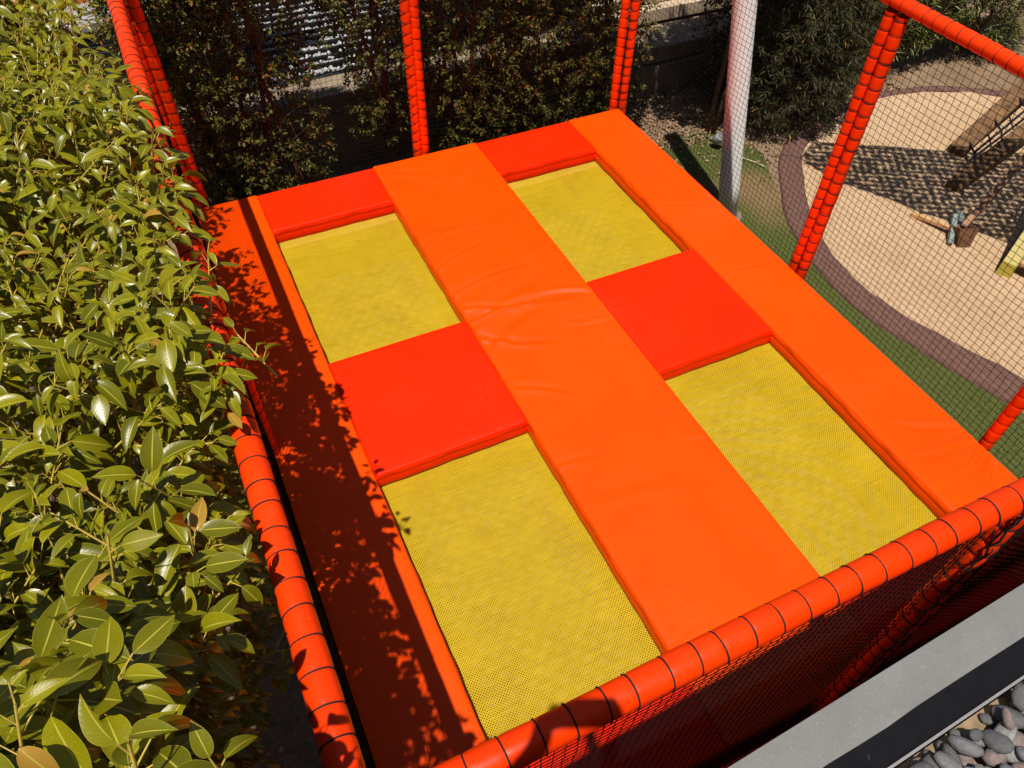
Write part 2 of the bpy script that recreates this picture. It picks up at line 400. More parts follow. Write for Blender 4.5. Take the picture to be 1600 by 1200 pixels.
# turf between trampoline and sandpit
def in_poly(P, poly):
    keep = np.zeros(len(P), bool); j = len(poly)-1
    for i in range(len(poly)):
        a, b = poly[i], poly[j]
        keep ^= ((a[1] > P[:, 1]) != (b[1] > P[:, 1])) & (P[:, 0] < (b[0]-a[0])*(P[:, 1]-a[1])/(b[1]-a[1]+1e-12)+a[0]); j = i
    return keep
LAWN = [(3.9, -2.0), (3.9, 5.2), (4.45, 5.9), (5.0, 6.42), (5.5, 6.5), (5.85, 6.3), (6.0, 5.75), (5.75, 5.25), (5.5, 4.75)]+[tuple(p) for p in reversed([(5.9, .9), (5.66, 1.4), (5.54, 1.72), (5.45, 2.0), (5.29, 2.66), (5.18, 3.14), (5.19, 3.63), (5.27, 4.06), (5.43, 4.5)])]+[(6.2, .2), (7.2, -2.0)]
sheet('lawn', LAWN, GZ+.003, M_LAWN)
def grass():
    poly = np.array(LAWN); N = 52000
    P = np.stack([RNG.uniform(3.9, 6.3, N), RNG.uniform(.6, 6.5, N)], -1); P = P[in_poly(P, poly)]
    dry = np.clip(np.exp(-(((P[:, 0]-5.45)/.55)**2+((P[:, 1]-5.1)/.75)**2))*1.25+.18*np.sin(P[:, 0]*7+1)*np.sin(P[:, 1]*5), 0, 1)
    keep = RNG.uniform(0, 1, len(P)) > dry*.55; P = P[keep]; dry = dry[keep]; N = len(P)
    h = RNG.uniform(.014, .034, N)*(1-.4*dry); a = RNG.uniform(0, 6.28, N); w = RNG.uniform(.002, .0036, N); ln = RNG.uniform(.2, .9, N)*h; b = RNG.uniform(0, 6.28, N)
    B = np.stack([P[:, 0], P[:, 1], np.full(N, GZ)], -1)
    s = np.stack([np.cos(a)*w, np.sin(a)*w, 0*w], -1); t = np.stack([np.cos(b)*ln, np.sin(b)*ln, h], -1)
    V = np.stack([B-s, B+s, B+t], 1).reshape(-1, 3); F = np.arange(3*N).reshape(-1, 3)
    r = np.clip(RNG.uniform(0, .6, N)+dry*RNG.uniform(.1, .9, N), 0, 1)
    return np_mesh('grass', V, F, rnd=np.repeat(r, 3))
o = link('grass', grass(), None, M_GRASS); tag(o, 'short green turf beside the trampoline', 'grass', kind='stuff')

# ------------------------------------------------------------------ trampoline
X0, X1, Y0, Y1 = -.13, 4.15, .50, 6.09           # platform outline
BX = [(.42, 1.48), (2.55, 3.56)]                 # the two columns of beds
BZ = -.14
tramp = empty('trampoline', (2.0, 3.3, GZ), 'large trampoline with four yellow woven beds under orange and red safety pads', 'trampoline')
def bed(x0, x1, y0, y1, name_label):
    nx, ny = 40, 50; xs = np.linspace(x0-.10, x1+.10, nx); ys = np.linspace(y0-.10, y1+.10, ny); X, Y = np.meshgrid(xs, ys)
    u = (X-x0)/(x1-x0); v = (Y-y0)/(y1-y0)
    Z = BZ - .016*np.sin(np.clip(u, 0, 1)*math.pi)*np.sin(np.clip(v, 0, 1)*math.pi)
    for k in range(14):
        Z = Z + .0011*np.sin(RNG.normal(0, 3)*X+RNG.normal(0, 14)*Y+RNG.uniform(0, 6))
    idx = np.arange(nx*ny).reshape(ny, nx); F = np.stack([idx[:-1, :-1], idx[:-1, 1:], idx[1:, 1:], idx[1:, :-1]], -1).reshape(-1, 4)
    o = link('bed', np_mesh('bed', np.stack([X, Y, Z], -1).reshape(-1, 3), F, smooth=True), tramp, M_BED)
    tag(o, name_label); return o
bed(*BX[0], 3.86, 5.51, 'far left yellow woven bed')
bed(*BX[1], 3.86, 5.51, 'far right yellow woven bed')
bed(*BX[0], 1.00, 2.79, 'near left yellow woven bed')
bed(*BX[1], 1.00, 2.79, 'near right yellow woven bed with a brownish smear')
for (c, d) in [((-.02, 3.3, -.19), (.08, 5.5, .10)), ((4.04, 3.3, -.19), (.08, 5.5, .10)), ((1.72, 3.3, -.19), (.08, 5.5, .10)), ((2.31, 3.3, -.19), (.08, 5.5, .10)),
               ((2.01, 5.9, -.30), (4.1, .08, .10)), ((2.01, 3.3, -.30), (4.1, .08, .10)), ((2.01, .66, -.30), (4.1, .08, .10))]:
    mb = MB(); mb.box(c, d, bev=.006); mb.build('frame_beam', M_STEEL, tramp)
for x in (-.02, 1.72, 2.31, 4.04):
    for y in (.66, 3.3, 5.9):
        mb = MB(); mb.box((x, y, (GZ-.35)/2), (.06, .06, -.35-GZ), bev=.004); mb.build('leg', M_STEEL, tramp)

def pad(x0, x1, y0, y1, mat, label, top=0.0, th=.14, step=.017, wr=(), nrand=10, amp=.0022, cross=True, sag=0.0, puff=.004, seed=1):
    rg = np.random.default_rng(seed)
    nx = max(8, int((x1-x0)/step)); ny = max(8, int((y1-y0)/step)); r = .014
    # grid with extra lines close to the rim for a rounded edge
    def lines(a, b, n):
        e = np.array([0, .0012, .004, .008, r]); return np.concatenate([a+e, np.linspace(a+r, b-r, n)[1:-1], b-e[::-1]])
    xs = lines(x0, x1, nx); ys = lines(y0, y1, ny); X, Y = np.meshgrid(xs, ys)
    def rim(d): q = np.clip(1-d/r, 0, 1); return r*(1-np.sqrt(1-q*q))
    dx = np.minimum(X-x0, x1-X); dy = np.minimum(Y-y0, y1-Y)
    Z = np.full_like(X, top) - rim(dx) - rim(dy)
    inner = np.clip(np.minimum(dx, dy)/.05, 0, 1); edge = np.clip(np.minimum(dx, dy)/.012, 0, 1)
    Z += puff*inner
    for k in range(7): Z += edge*.0011*np.sin(rg.normal(0, 5)*X+rg.normal(0, 4)*Y+rg.uniform(0, 6))
    ws_ = list(wr)
    for k in range(nrand):
        side = rg.uniform() < .5
        ax = (x0 if side else x1); ay = rg.uniform(y0, y1); L = rg.uniform(.15, .6)*min(1.0, (x1-x0))*1.1
        if not cross: ax = rg.uniform(x0, x1); ay = (y0 if side else y1); ws_.append((ax, ay, ax+rg.normal(0, .12), ay+(L if side else -L)*.5, rg.uniform(.008, .02), rg.uniform(.3, 1)*amp, rg.normal(0, .05)))
        else: ws_.append((ax, ay, ax+(L if side else -L), ay+rg.normal(.04, .14), rg.uniform(.008, .022), rg.uniform(.3, 1)*amp, rg.normal(0, .06)))
    for (ax, ay, bx, by, w, a, bow) in ws_:
        L = math.hypot(bx-ax, by-ay); ux, uy = (bx-ax)/L, (by-ay)/L
        t = ((X-ax)*ux+(Y-ay)*uy)/L; s_ = -(X-ax)*uy+(Y-ay)*ux - bow*np.sin(np.clip(t, 0, 1)*math.pi)
        env = np.clip(t*8+.6, 0, 1)*np.clip((1-t)*1.4, 0, 1)*(t > -.08)*(t < 1)
        Z += edge*env*a*3.2*(np.exp(-(s_/w)**2)*1.0 - .8*np.exp(-((s_-w*1.6)/(w*1.3))**2))
    ny_, nx_ = X.shape; idx = np.arange(nx_*ny_).reshape(ny_, nx_)
    V = np.stack([X, Y, Z], -1).reshape(-1, 3)
    F = np.stack([idx[:-1, :-1], idx[:-1, 1:], idx[1:, 1:], idx[1:, :-1]], -1).reshape(-1, 4)
    ring = np.concatenate([idx[0, :], idx[1:, -1], idx[-1, -2::-1], idx[-2:0:-1, 0]]); m = len(ring)
    # side wall, with the seam line of the cover a little proud, then down
    rows = [(.0035, .018), (.0050, .045), (.0020, .052), (.0048, .060), (.0055, .10), (.003, th-.012), (-.006, th)]
    cx, cy = (x0+x1)/2, (y0+y1)/2; P = V[ring]; nrm = np.zeros((m, 2))
    nrm[:, 0] = np.where(np.abs(P[:, 0]-x0) < 1e-6, -1, np.where(np.abs(P[:, 0]-x1) < 1e-6, 1, 0)); nrm[:, 1] = np.where(np.abs(P[:, 1]-y0) < 1e-6, -1, np.where(np.abs(P[:, 1]-y1) < 1e-6, 1, 0))
    wav = .002*np.sin(np.arange(m)*.21+seed)+.0012*np.sin(np.arange(m)*.53)
    Vs = [V]; prev = ring; base = len(V); Fs = [F]
    for off, dz in rows:
        q = P.copy(); q[:, 0] += nrm[:, 0]*(off+wav); q[:, 1] += nrm[:, 1]*(off+wav); q[:, 2] = top-r-dz+.014
        cur = np.arange(base, base+m); base += m; Vs.append(q)
        Fs.append(np.stack([prev, cur, np.roll(cur, -1), np.roll(prev, -1)], -1)); prev = cur
    o = link('safety_pad', np_mesh('safety_pad', np.concatenate(Vs), np.concatenate(Fs), smooth=True), None, mat)
    return tag(o, label, 'safety pad', 'safety pads on the trampoline')
# wrinkles seen on the middle strip: (x0,y0,x1,y1,width,height,bow)
WM = [(1.50, 4.45, 2.15, 4.62, .018, .005, .05), (1.50, 4.12, 2.30, 4.18, .022, .006, .06), (1.51, 3.80, 2.40, 3.66, .030, .008, .07), (1.50, 3.62, 2.10, 3.30, .024, .006, -.05), (1.52, 3.95, 1.95, 3.72, .020, .006, .04),
      (2.53, 3.75, 1.85, 3.90, .022, .005, -.05), (1.50, 4.75, 1.95, 4.95, .016, .004, .03), (1.55, 3.05, 1.95, 2.75, .020, .004, .03), (1.50, 5.55, 2.1, 5.95, .018, .004, .05), (1.52, 5.75, 1.9, 6.06, .014, .004, .02), (2.53, 3.42, 2.1, 3.52, .018, .004, .03), (1.5, 2.35, 1.8, 2.28, .016, .003, .02), (1.52, 3.70, 2.50, 3.95, .05, .0045, .10), (1.52, 3.45, 2.45, 3.72, .045, .0040, .08), (1.6, 4.9, 2.4, 4.75, .04, .002, .05), (1.6, 2.0, 2.4, 1.75, .05, .002, .06), (1.55, 5.9, 2.05, 5.55, .03, .003, .05)]
pad(1.495, 2.535, Y0, Y1, M_ORANGE, 'wide orange pad running lengthwise down the middle between the beds', .004, wr=WM, nrand=16, amp=.0018, seed=3)
WR = [(3.60, 4.85, 4.05, 4.72, .018, .0035, .02), (3.60, 4.45, 4.1, 4.20, .018, .0035, .03), (3.58, 3.70, 4.1, 3.64, .018, .004, .02), (3.58, 3.45, 4.12, 3.36, .018, .004, .03), (4.14, 1.55, 3.66, 1.82, .018, .005, .03), (4.14, 1.42, 3.62, 1.50, .02, .006, .03), (4.14, 1.32, 3.62, 1.22, .02, .006, .03), (4.14, 1.25, 3.7, 1.02, .018, .005, .02)]
pad(3.565, X1, Y0, Y1, M_ORANGE, 'long orange pad along the edge next to the sandpit', .0, wr=WR, nrand=12, amp=.0016, seed=5)
pad(X0, .415, Y0, Y1, M_ORANGE, 'long orange pad in the shade of the leafy trees', .0, nrand=10, amp=.0016, seed=6)
pad(.42, 1.49, 5.52, Y1-.005, M_RED, 'red pad at the far end of the left beds', -.006, nrand=4, amp=.0015, cross=False, seed=8)
pad(2.54, 3.56, 5.52, Y1-.005, M_RED, 'red pad at the far end of the right beds', -.006, nrand=4, amp=.0015, cross=False, seed=9)
pad(.42, 1.49, 2.78, 3.85, M_RED, 'square red pad between the two left beds', -.002, nrand=5, amp=.0016, cross=False, seed=10)
pad(2.54, 3.56, 2.79, 3.86, M_RED, 'square red pad between the two right beds', -.002, nrand=3, amp=.0013, cross=False, seed=12)
pad(.42, 1.49, Y0+.005, 1.00, M_RED, 'red pad at the near end of the left beds behind the black net', -.006, nrand=3, amp=.0015, cross=False, seed=13)
pad(2.54, 3.56, Y0+.005, 1.00, M_RED, 'red pad at the near end of the right beds behind the black net', -.006, nrand=3, amp=.0015, cross=False, seed=14)

# ------------------------------------------------------------------ safety enclosure: sleeved posts and rails, nets
ZR = 2.06; XL, XR, YF, YB = -.125, 4.27, .46, 6.17; SR = .045
enc = empty('safety_enclosure', (2.05, 3.3, GZ), 'tall frame of red-orange padded tubes hung with black netting round the trampoline', 'enclosure')
def sleeve(kind, p0, p1, mat=M_SLEEVE, pitch=.090, seed=0, r=SR, label=None, cutd=.035):
    rg = np.random.default_rng(seed+100); p0 = np.array(p0, float); p1 = np.array(p1, float); L = np.linalg.norm(p1-p0); ax = (p1-p0)/L
    ref = np.array([0, 0, 1.0]) if abs(ax[2]) < .9 else np.array([0, 1.0, 0]); s = np.cross(ax, ref); s /= np.linalg.norm(s); t = np.cross(s, ax)
    nseg = max(1, int(round(L/pitch))); ph = rg.uniform(.2, .8); ties = (np.arange(nseg)+ph)*L/nseg; ties = ties+rg.normal(0, .004, nseg)
    sub = np.unique(np.concatenate([[0, L], np.linspace(0, L, nseg*3), (ties[:, None]+np.array([-.022, -.011, -.005, 0, .005, .011, .022])[None]).ravel()])); sub = sub[(sub >= 0) & (sub <= L)]
    n = 18; a = np.arange(n)*2*math.pi/n
    dist = sub[:, None]-ties[None]; cut = np.exp(-(dist/.009)**2).max(1)
    segi = np.searchsorted(ties, sub); bul = 1+rg.normal(0, .25*cutd, nseg+2)[segi]
    k1, k2 = rg.uniform(0, 6, 2)
    R = r*(bul[:, None]*(1+.0*a[None]) - cutd*cut[:, None] + .018*np.sin(2*a[None]+k1+sub[:, None]*7)+.012*np.sin(3*a[None]+k2-sub[:, None]*13))
    for j in range(nseg//3+1):      # pinched folds next to the cords
        ti = ties[rg.integers(nseg)]; aa = rg.uniform(0, 6.28)
        R = R - r*.09*np.exp(-((sub[:, None]-ti-rg.choice([-1, 1])*.016)/.014)**2)*np.exp(-(((a[None]-aa+math.pi) % (2*math.pi)-math.pi)/.16)**2)
    bend = np.sin(sub/L*math.pi)*rg.normal(0, .004)
    C_ = p0[None]+ax[None]*sub[:, None]+s[None]*bend[:, None]
    V = C_[:, None, :]+R[..., None]*(np.cos(a)[None, :, None]*s[None, None]+np.sin(a)[None, :, None]*t[None, None])
    m = len(sub); idx = np.arange(m*n).reshape(m, n)
    F = np.stack([idx[:-1], np.roll(idx[:-1], -1, 1), np.roll(idx[1:], -1, 1), idx[1:]], -1).reshape(-1, 4)
    o = link(kind, np_mesh(kind, V.reshape(-1, 3), F, smooth=True), enc, mat)
    if label: tag(o, label)
    mb = MB(); N = 20; prev = None
    for ti in ties:
        c = p0+ax*ti; tl = rg.normal(0, .05); b2 = rg.uniform(0, 6.28); pts = []
        for q in range(N+1):
            an = 2*math.pi*q/N; rr = r*(1.006-cutd); pts.append(c+rr*(math.cos(an)*s+math.sin(an)*t)+ax*(rr*tl*math.sin(an+b2)))
        mb.tube(pts, .0029, 5, False)
    outw = np.array([p0[0]-2.05, (p0[1]-3.3)*1.2, 0]); outw /= np.linalg.norm(outw)
    # running length of the same cord on the outer side of the tube
    mb.tube([p0+ax*(q*L/40)+(-t if abs(ax[2]) < .9 else outw)*(r*1.0+.003*math.sin(q*2.3)) for q in range(41)], .0038, 4)
    mb.build('tie_cord', M_CORD, o, True)
    return o
sleeve('rail', (XL, YF-.06, ZR), (XL, YB+.06, ZR), seed=1, label='long padded top rail beside the leafy trees')
sleeve('rail', (XL+.06, YF, ZR), (XR-.06, YF, ZR), seed=2, label='padded top rail nearest the viewer')
sleeve('rail', (XR, YF-.06, ZR), (XR, YB+.06, ZR), seed=3, label='long padded top rail beside the sandpit')
sleeve('rail', (XL+.06, YB, ZR), (XR-.06, YB, ZR), seed=4)
sleeve('rail', (XL+.06, YF-.01, -.13), (XR-.06, YF-.01, -.13), M_POST, seed=5)
def post(x, y, seed, lab=None): return sleeve('post', (x, y, GZ), (x, y, ZR-.055), M_POST, .091, seed, .044, lab, .085)
post(XL, YB, 11); post(XL+.092, YB+.005, 12)
post(1.962, YB, 13); post(2.052, YB, 14)
post(XR-.125, YB, 15); post(XR-.03, YB-.01, 16)
post(XR-.01, 3.375, 17); post(XR-.01, 3.283, 18)
post(XR-.02, 1.36, 19)
post(XR-.02, YF, 20); post(2.03, YF-.005, 21, 'padded near post laced to the net'); post(XL+.01, YF, 22)
post(XL-.005, 3.32, 23); post(XL-.005, 3.228, 24)

def net(O, U, V_, nu, nv, du, dv, seed, nrmv, rad=.0018, sagk=.010):
    """nu by nv cells of knotted cord from corner O along unit axes U and V_"""
    rg = np.random.default_rng(seed); O, U, V_, W = map(lambda q: np.array(q, float), (O, U, V_, nrmv))
    i = np.arange(nu+1); j = np.arange(nv+1); I, J = np.meshgrid(i, j, indexing='ij')
    sag = np.zeros(I.shape)
    for k in range(5): sag += rg.normal(0, sagk*.5)*np.sin(I*rg.normal(0, .10)+J*rg.normal(0, .14)+rg.uniform(0, 6))
    P = O+U*(I*du)[..., None]+V_*(J*dv)[..., None]+W*(sag*np.sin(J/nv*math.pi))[..., None]
    P = P+U*(rg.normal(0, .0022, I.shape))[..., None]+V_*(rg.normal(0, .0018, I.shape)-.003*np.sin(I*.13))[..., None]
    Vs = []; Fs = []; base = 0
    for A, ax, b in ((P, U, V_), (P.transpose(1, 0, 2), V_, U)):
        m, n, _ = A.shape          # strand k runs along axis 0
        offs = [b*rad, (-.5*b+.866*W)*rad, (-.5*b-.866*W)*rad]
        S = np.stack([A+o_ for o_ in offs], 2)          # m,n,3,3
        idx = np.arange(m*n*3).reshape(m, n, 3)+base; base += m*n*3
        F = np.stack([idx[:-1], np.roll(idx[:-1], -1, 2), np.roll(idx[1:], -1, 2), idx[1:]], -1).reshape(-1, 4)
        Vs.append(S.reshape(-1, 3)); Fs.append(F)
    me = np_mesh('net', np.concatenate(Vs), np.concatenate(Fs))
    o = link('net', me, enc, M_NET); o['kind'] = 'stuff'; return o
hz = ZR+.06
net((XR-.012, YF, -.09), (0, 1, 0), (0, 0, 1), 119, 48, .048, .0447, 1, (1, 0, 0))
net((XL+.004, YF, -.09), (0, 1, 0), (0, 0, 1), 119, 48, .048, .0447, 2, (1, 0, 0))
net((XL, YB-.002, -.09), (1, 0, 0), (0, 0, 1), 91, 48, .048, .0447, 3, (0, 1, 0))
net((XL, YF, -.12), (1, 0, 0), (0, 0, 1), 114, 60, .0385, .0362, 4, (0, 1, 0), .0017)
# frayed lacing where the near net meets its middle post
mb = MB(); rg = random.Random(4)
for k in range(70):
    z = -.1+k*.031; p = Vector((1.980+rg.gauss(0, .006), YF-.035+rg.gauss(0, .008), z)); q = p+Vector((rg.gauss(0, .012), rg.gauss(-.006, .008), rg.gauss(.03, .015))); w = q+Vector((rg.gauss(.0, .010), rg.gauss(0, .008), rg.gauss(.015, .015)))
    mb.tube([p, q, w], .0020, 4)
mb.tube([(1.980+.007*math.sin(k*1.9), YF-.04+.006*math.cos(k*2.7), -.1+k*.054) for k in range(41)], .0045, 5)
mb.build('lacing', M_CORD, enc, True)

# ------------------------------------------------------------------ the building the picture is taken from
bld = empty('flat_roofed_building', (1.5, -4, GZ), 'flat roof with grey concrete coping and pebble ballast at the near corner', 'building')
ZC = 2.40; CS = .038                               # coping height and its small turn against the trampoline
def cy(x): return .151+CS*x                        # outer edge of the coping
mb = MB()
def strip(mb, x0, x1, off0, off1, z0a, z0b, zb, n=90, jit=0.0):
    """solid strip between two offsets behind the coping edge; top z0a..z0b, bottom zb"""
    rg = random.Random(int((off0+off1)*1e4)); vs = []
    for i in range(n+1):
        x = x0+(x1-x0)*i/n; e = cy(x); j1 = rg.gauss(0, jit)
        vs += [(x, e-off0, z0a), (x, e-off1+j1, z0b), (x, e-off1+j1, zb), (x, e-off0, zb)]
    fs = [(i*4+k, i*4+(k+1) % 4, (i+1)*4+(k+1) % 4, (i+1)*4+k) for i in range(n) for k in range(4)]
    fs += [(3, 2, 1, 0), tuple(n*4+k for k in range(4))]; mb.add(vs, [tuple(reversed(f)) for f in fs])
strip(mb, -7, 12, 0, .086, ZC, ZC-.001, ZC-.10, 240, .0009); mb.build('coping', M_COPING, bld)
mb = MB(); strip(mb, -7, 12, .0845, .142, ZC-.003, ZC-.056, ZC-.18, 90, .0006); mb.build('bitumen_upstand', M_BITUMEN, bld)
mb = MB(); strip(mb, -7, 12, .1435, .149, ZC-.050, ZC-.051, ZC-.18, 30); mb.build('edge_trim', M_ALU, bld)
mb = MB(); strip(mb, -7, 12, .01, 8.0, ZC-.182, ZC-.182, GZ-.1, 2); mb.build('wall', M_COPING, bld)
mb = MB(); strip(mb, -7, 12, .152, 7.9, ZC-.13, ZC-.13, ZC-.178, 2); mb.build('roof_bed', M_GRAVELBED, bld)

# pebbles
def pebble_mesh(seed):
    rg = np.random.default_rng(seed); import bmesh
    bm = bmesh.new(); bmesh.ops.create_icosphere(bm, subdivisions=2, radius=1.0)
    sc = np.array([1.08, rg.uniform(.60, .82), rg.uniform(.48, .65)]); k = rg.normal(0, 1.6, (5, 3)); ph = rg.uniform(0, 6, 5)
    for v in bm.verts:
        p = np.array(v.co); f = 1+.07*sum(math.sin(k[i] @ p+ph[i]) for i in range(5))
        p = np.sign(p)*np.abs(p)**.9; v.co = Vector(p*f*sc)
    me = bpy.data.meshes.new('pebble'); bm.to_mesh(me); bm.free(); me.polygons.foreach_set('use_smooth', [True]*len(me.polygons)); me.materials.append(M_PEBBLE); return me
PM = [pebble_mesh(k) for k in range(7)]
rg = random.Random(21); placed = []; far = []
tries = 0
for layer in range(3):
    for tr in range(7000):
        x = rg.uniform(.1, 2.0); off = .150+rg.uniform(.0, .50); r = rg.choice([.016, .019, .022, .025, .028])
        y = cy(x)-off
        if off-r*.75 < .156: continue
        hit = [q for q in placed+far if (q[0]-x)**2+(q[1]-y)**2 < (.80*(q[3]+r))**2]
        same = [q for q in hit if q[4] == layer]
        if same or (layer and len(hit) < 2) or (layer == 2 and rg.random() < .8): continue
        z = ZC-.128+r*.50 if layer == 0 else max(q[2]-.35*math.hypot(q[0]-x, q[1]-y) for q in hit)+.030
        if z > ZC-.062: continue
        u, v, d = to_px((x, y, z)); rec = (x, y, z, r, layer)
        (placed if (d > 0 and -30 < u < 1640 and v < 1240) else far).append(rec)
PCOL = [('mid grey', (.21, .21, .215)), ('pale grey', (.32, .32, .31)), ('dark grey', (.12, .122, .128)), ('pinkish grey', (.27, .205, .185)), ('mid grey', (.20, .20, .205)), ('dark grey', (.13, .13, .135))]
def peb_obj(rec):
    o = bpy.data.objects.new('pebble', PM[rg.randrange(7)]); COL.objects.link(o)
    o.location = rec[:3]; o.scale = [rec[3]*rg.uniform(1.0, 1.22)]*3; o.rotation_euler = (rg.gauss(0, .35), rg.gauss(0, .35), rg.uniform(0, 6.28)); return o
for rec in placed:
    nm_, pc = PCOL[rg.randrange(6)]; o = peb_obj(rec); o.color = (*pc, 1)
    tag(o, nm_+(' large' if rec[3] > .0265 else ' small' if rec[3] < .0175 else '')+' rounded pebble '+('on top of' if rec[4] else 'among')+' the others behind the grey coping', 'pebble', nm_+' pebbles on the roof')
if far:
    Vs = []; Fs = []; b = 0
    for rec in far:
        me = PM[rg.randrange(7)]; co = np.zeros(len(me.vertices)*3); me.vertices.foreach_get('co', co); co = co.reshape(-1, 3)*rec[3]*1.05
        a = rg.uniform(0, 6.28); R = np.array([[math.cos(a), -math.sin(a), 0], [math.sin(a), math.cos(a), 0], [0, 0, 1]]); Vs.append(co @ R.T+np.array(rec[:3]))
        fi = np.zeros(len(me.polygons)*3, dtype=np.int32); me.polygons.foreach_get('vertices', fi); Fs.append(fi.reshape(-1, 3)+b); b += len(co)
    o = link('gravel', np_mesh('gravel', np.concatenate(Vs), np.concatenate(Fs), smooth=True), None, M_PEBBLE); tag(o, 'pebble ballast farther back on the flat roof', 'gravel', kind='stuff'); o.color = (.22, .22, .22, 1)

# ------------------------------------------------------------------ white mast and shade sail over the sandpit
mast = empty('shade_mast', (4.9, 4.91, GZ), 'thick white leaning steel pole standing just behind the black net', 'pole')
B, T = Vector((4.90, 4.91, GZ-.05)), Vector((4.33, 5.323, 3.627))
mb = MB(); mb.tube([B.lerp(T, i/10) for i in range(11)], .102, 28); mb.build('shaft', M_MAST, mast, True)
mb = MB(); mb.tube([T, T+(T-B).normalized()*.025], [.106, .096], 28); mb.build('cap', M_MAST, mast, True)
mb = MB(); mb.tube([(4.90, 4.91, GZ-.01), (4.90, 4.91, GZ+.03)], [.15, .14], 20); mb.build('base_plate', simple('concrete_footing', (.2, .17, .14), .9, .2, .3, 20, .2), mast)
# sail of coarse open fabric, hung between this mast and two more beside the sandpit
SZ = 2.8
SAIL = [(5.58, 4.53), (5.96, 4.745), (7.26, 3.94), (9.1, 3.05), (8.7, 1.95), (7.4, 1.55), (6.62, 2.2), (6.30, 2.85), (5.90, 3.62), (5.70, 3.95)]
sail = empty('shade_sail', (6.9, 3.2, SZ), 'open weave shade cloth whose dotted shadow lies on the sand', 'shade sail')
def sail_mesh():
    p = .084; w = .0285; poly = np.array(SAIL); Vs = []; Fs = []; b = 0
    th = math.radians(-32); ca, sa = math.cos(th), math.sin(th); c0 = poly.mean(0)
    for i in range(-32, 33):
        for j in range(-32, 33):
            for (du, dv, cu, cv) in ((p, w*2, 0, 0), (w*2, p-w*2, 0, p/2)):
                u, v = i*p+cu, j*p+cv; quad = []
                for sx, sy in ((-.5, -.5), (.5, -.5), (.5, .5), (-.5, .5)):
                    x = u+sx*du+RNG.normal(0, .007); y = v+sy*dv+RNG.normal(0, .007); quad.append((c0[0]+x*ca-y*sa, c0[1]+x*sa+y*ca))
                q = np.array(quad)
                if not in_poly(q.mean(0)[None], poly)[0]: continue
                z = SZ+.02*np.sin(q[:, 0]*3)+.02*np.cos(q[:, 1]*2.6)
                Vs.append(np.c_[q, z]); Fs.append([b, b+1, b+2, b+3]); b += 4
    return np_mesh('cloth', np.concatenate(Vs), np.array(Fs))
o = link('cloth', sail_mesh(), sail, M_BLACK); o['kind'] = 'stuff'
mb = MB(); mb.tube([(x, y, SZ) for x, y in SAIL+SAIL[:1]], .014, 6, False); mb.build('hem', M_BLACK, sail, True)
mb = MB(); mb.tube([T+Vector((0, 0, -.06)), (5.58, 4.53, SZ)], .006, 6); mb.tube([(9.1, 3.05, SZ), (9.3, 3.0, 3.2)], .006, 6); mb.tube([(7.4, 1.55, SZ), (7.5, .2, 3.2)], .006, 6); mb.build('guy_cable', M_STEEL, sail, True)
for (x, y) in ((9.3, 3.0), (7.5, .2)):
    r_ = empty('shade_mast', (x, y, GZ), 'white steel pole beyond the sandpit outside the view' if x > 8 else 'white steel pole on the near side of the sandpit outside the view', 'pole')
    mb = MB(); mb.tube([(x, y, GZ-.05), (x, y, 3.25)], .07, 20); mb.build('shaft', M_MAST, r_, True)

# ------------------------------------------------------------------ boundary walls and what lies behind the hedge
wallo = empty('retaining_wall', (3, 7.4, GZ), 'tan concrete retaining wall in the shade behind the hedge', 'wall')
mb = MB(); mb.box((1.0, 7.62, (GZ-.1+.06)/2), (8.3, .4, .06-GZ+.1), bev=.012); mb.build('panel', M_WALL, wallo)
mb = MB(); mb.box((5.85, 7.60, (GZ-.1-.42)/2), (1.38, .4, -.42-GZ+.1), bev=.012); mb.build('panel', M_BOARD, wallo)
mb = MB(); mb.box((7.9, 7.55, (GZ-.1-.40)/2), (2.70, .34, -.40-GZ+.1), bev=.012); mb.build('panel', M_BOARD, wallo)
mb = MB(); mb.box((7.2, 7.72, -.30), (4.1, .55, .19), bev=.015); mb.build('coping', M_WALL, wallo)
mb = MB(); mb.box((7.5, 9.9, -.12), (4.7, 3.7, .16), bev=.01); o = mb.build('paved_terrace', simple('pale_paving', (.46, .36, .255), .9, .2, .2, 6, .2), None); tag(o, kind='structure')
for k in range(5):
    mb = MB(); mb.box((5.32+k*.93, 9.0, .02), (.92, 1.6, .10), bev=.01); mb.build('paving_slab', simple('paving_slab%d' % k, (.46+.02*(k % 2), .36, .25), .9, .2, .2, 8, .2), o)
# striped sunlight on the gravel roof built as stone rows and black shade strips
lowroof = empty('gravel_roof', (1.0, 9.2, 0), 'low roof behind the wall with pale grey gravel, its striped shade modelled as black strips', 'roof')
mb = MB(); mb.box((.9, 9.05, -.02), (8.0, 2.42, .14)); mb.build('roof_deck', M_BLACK, lowroof)  # deck coloured black to stand in for shade around the gravel
Vs = []; Fs = []; b = 0
ico = PM[0]; co0 = np.zeros(len(ico.vertices)*3); ico.vertices.foreach_get('co', co0); co0 = co0.reshape(-1, 3)
import bmesh
bm = bmesh.new(); bmesh.ops.create_icosphere(bm, subdivisions=1, radius=1.0); lo_v = np.array([v.co[:] for v in bm.verts]); lo_f = np.array([[v.index for v in f.verts] for f in bm.faces]); bm.free()
for row in range(13):
    yy = 7.93+row*.17
    for k in range(210):
        x = RNG.uniform(.5, 2.9); r = RNG.uniform(.014, .028); y = yy+RNG.normal(0, .022); z = .055+r*.5+RNG.uniform(0, .02)
        a = RNG.normal(0, 1, (3, 3)); q, _ = np.linalg.qr(a); Vs.append(lo_v*np.array([r, r*.8, r*.65]) @ q.T+np.array([x, y, z])); Fs.append(lo_f+b); b += len(lo_v)
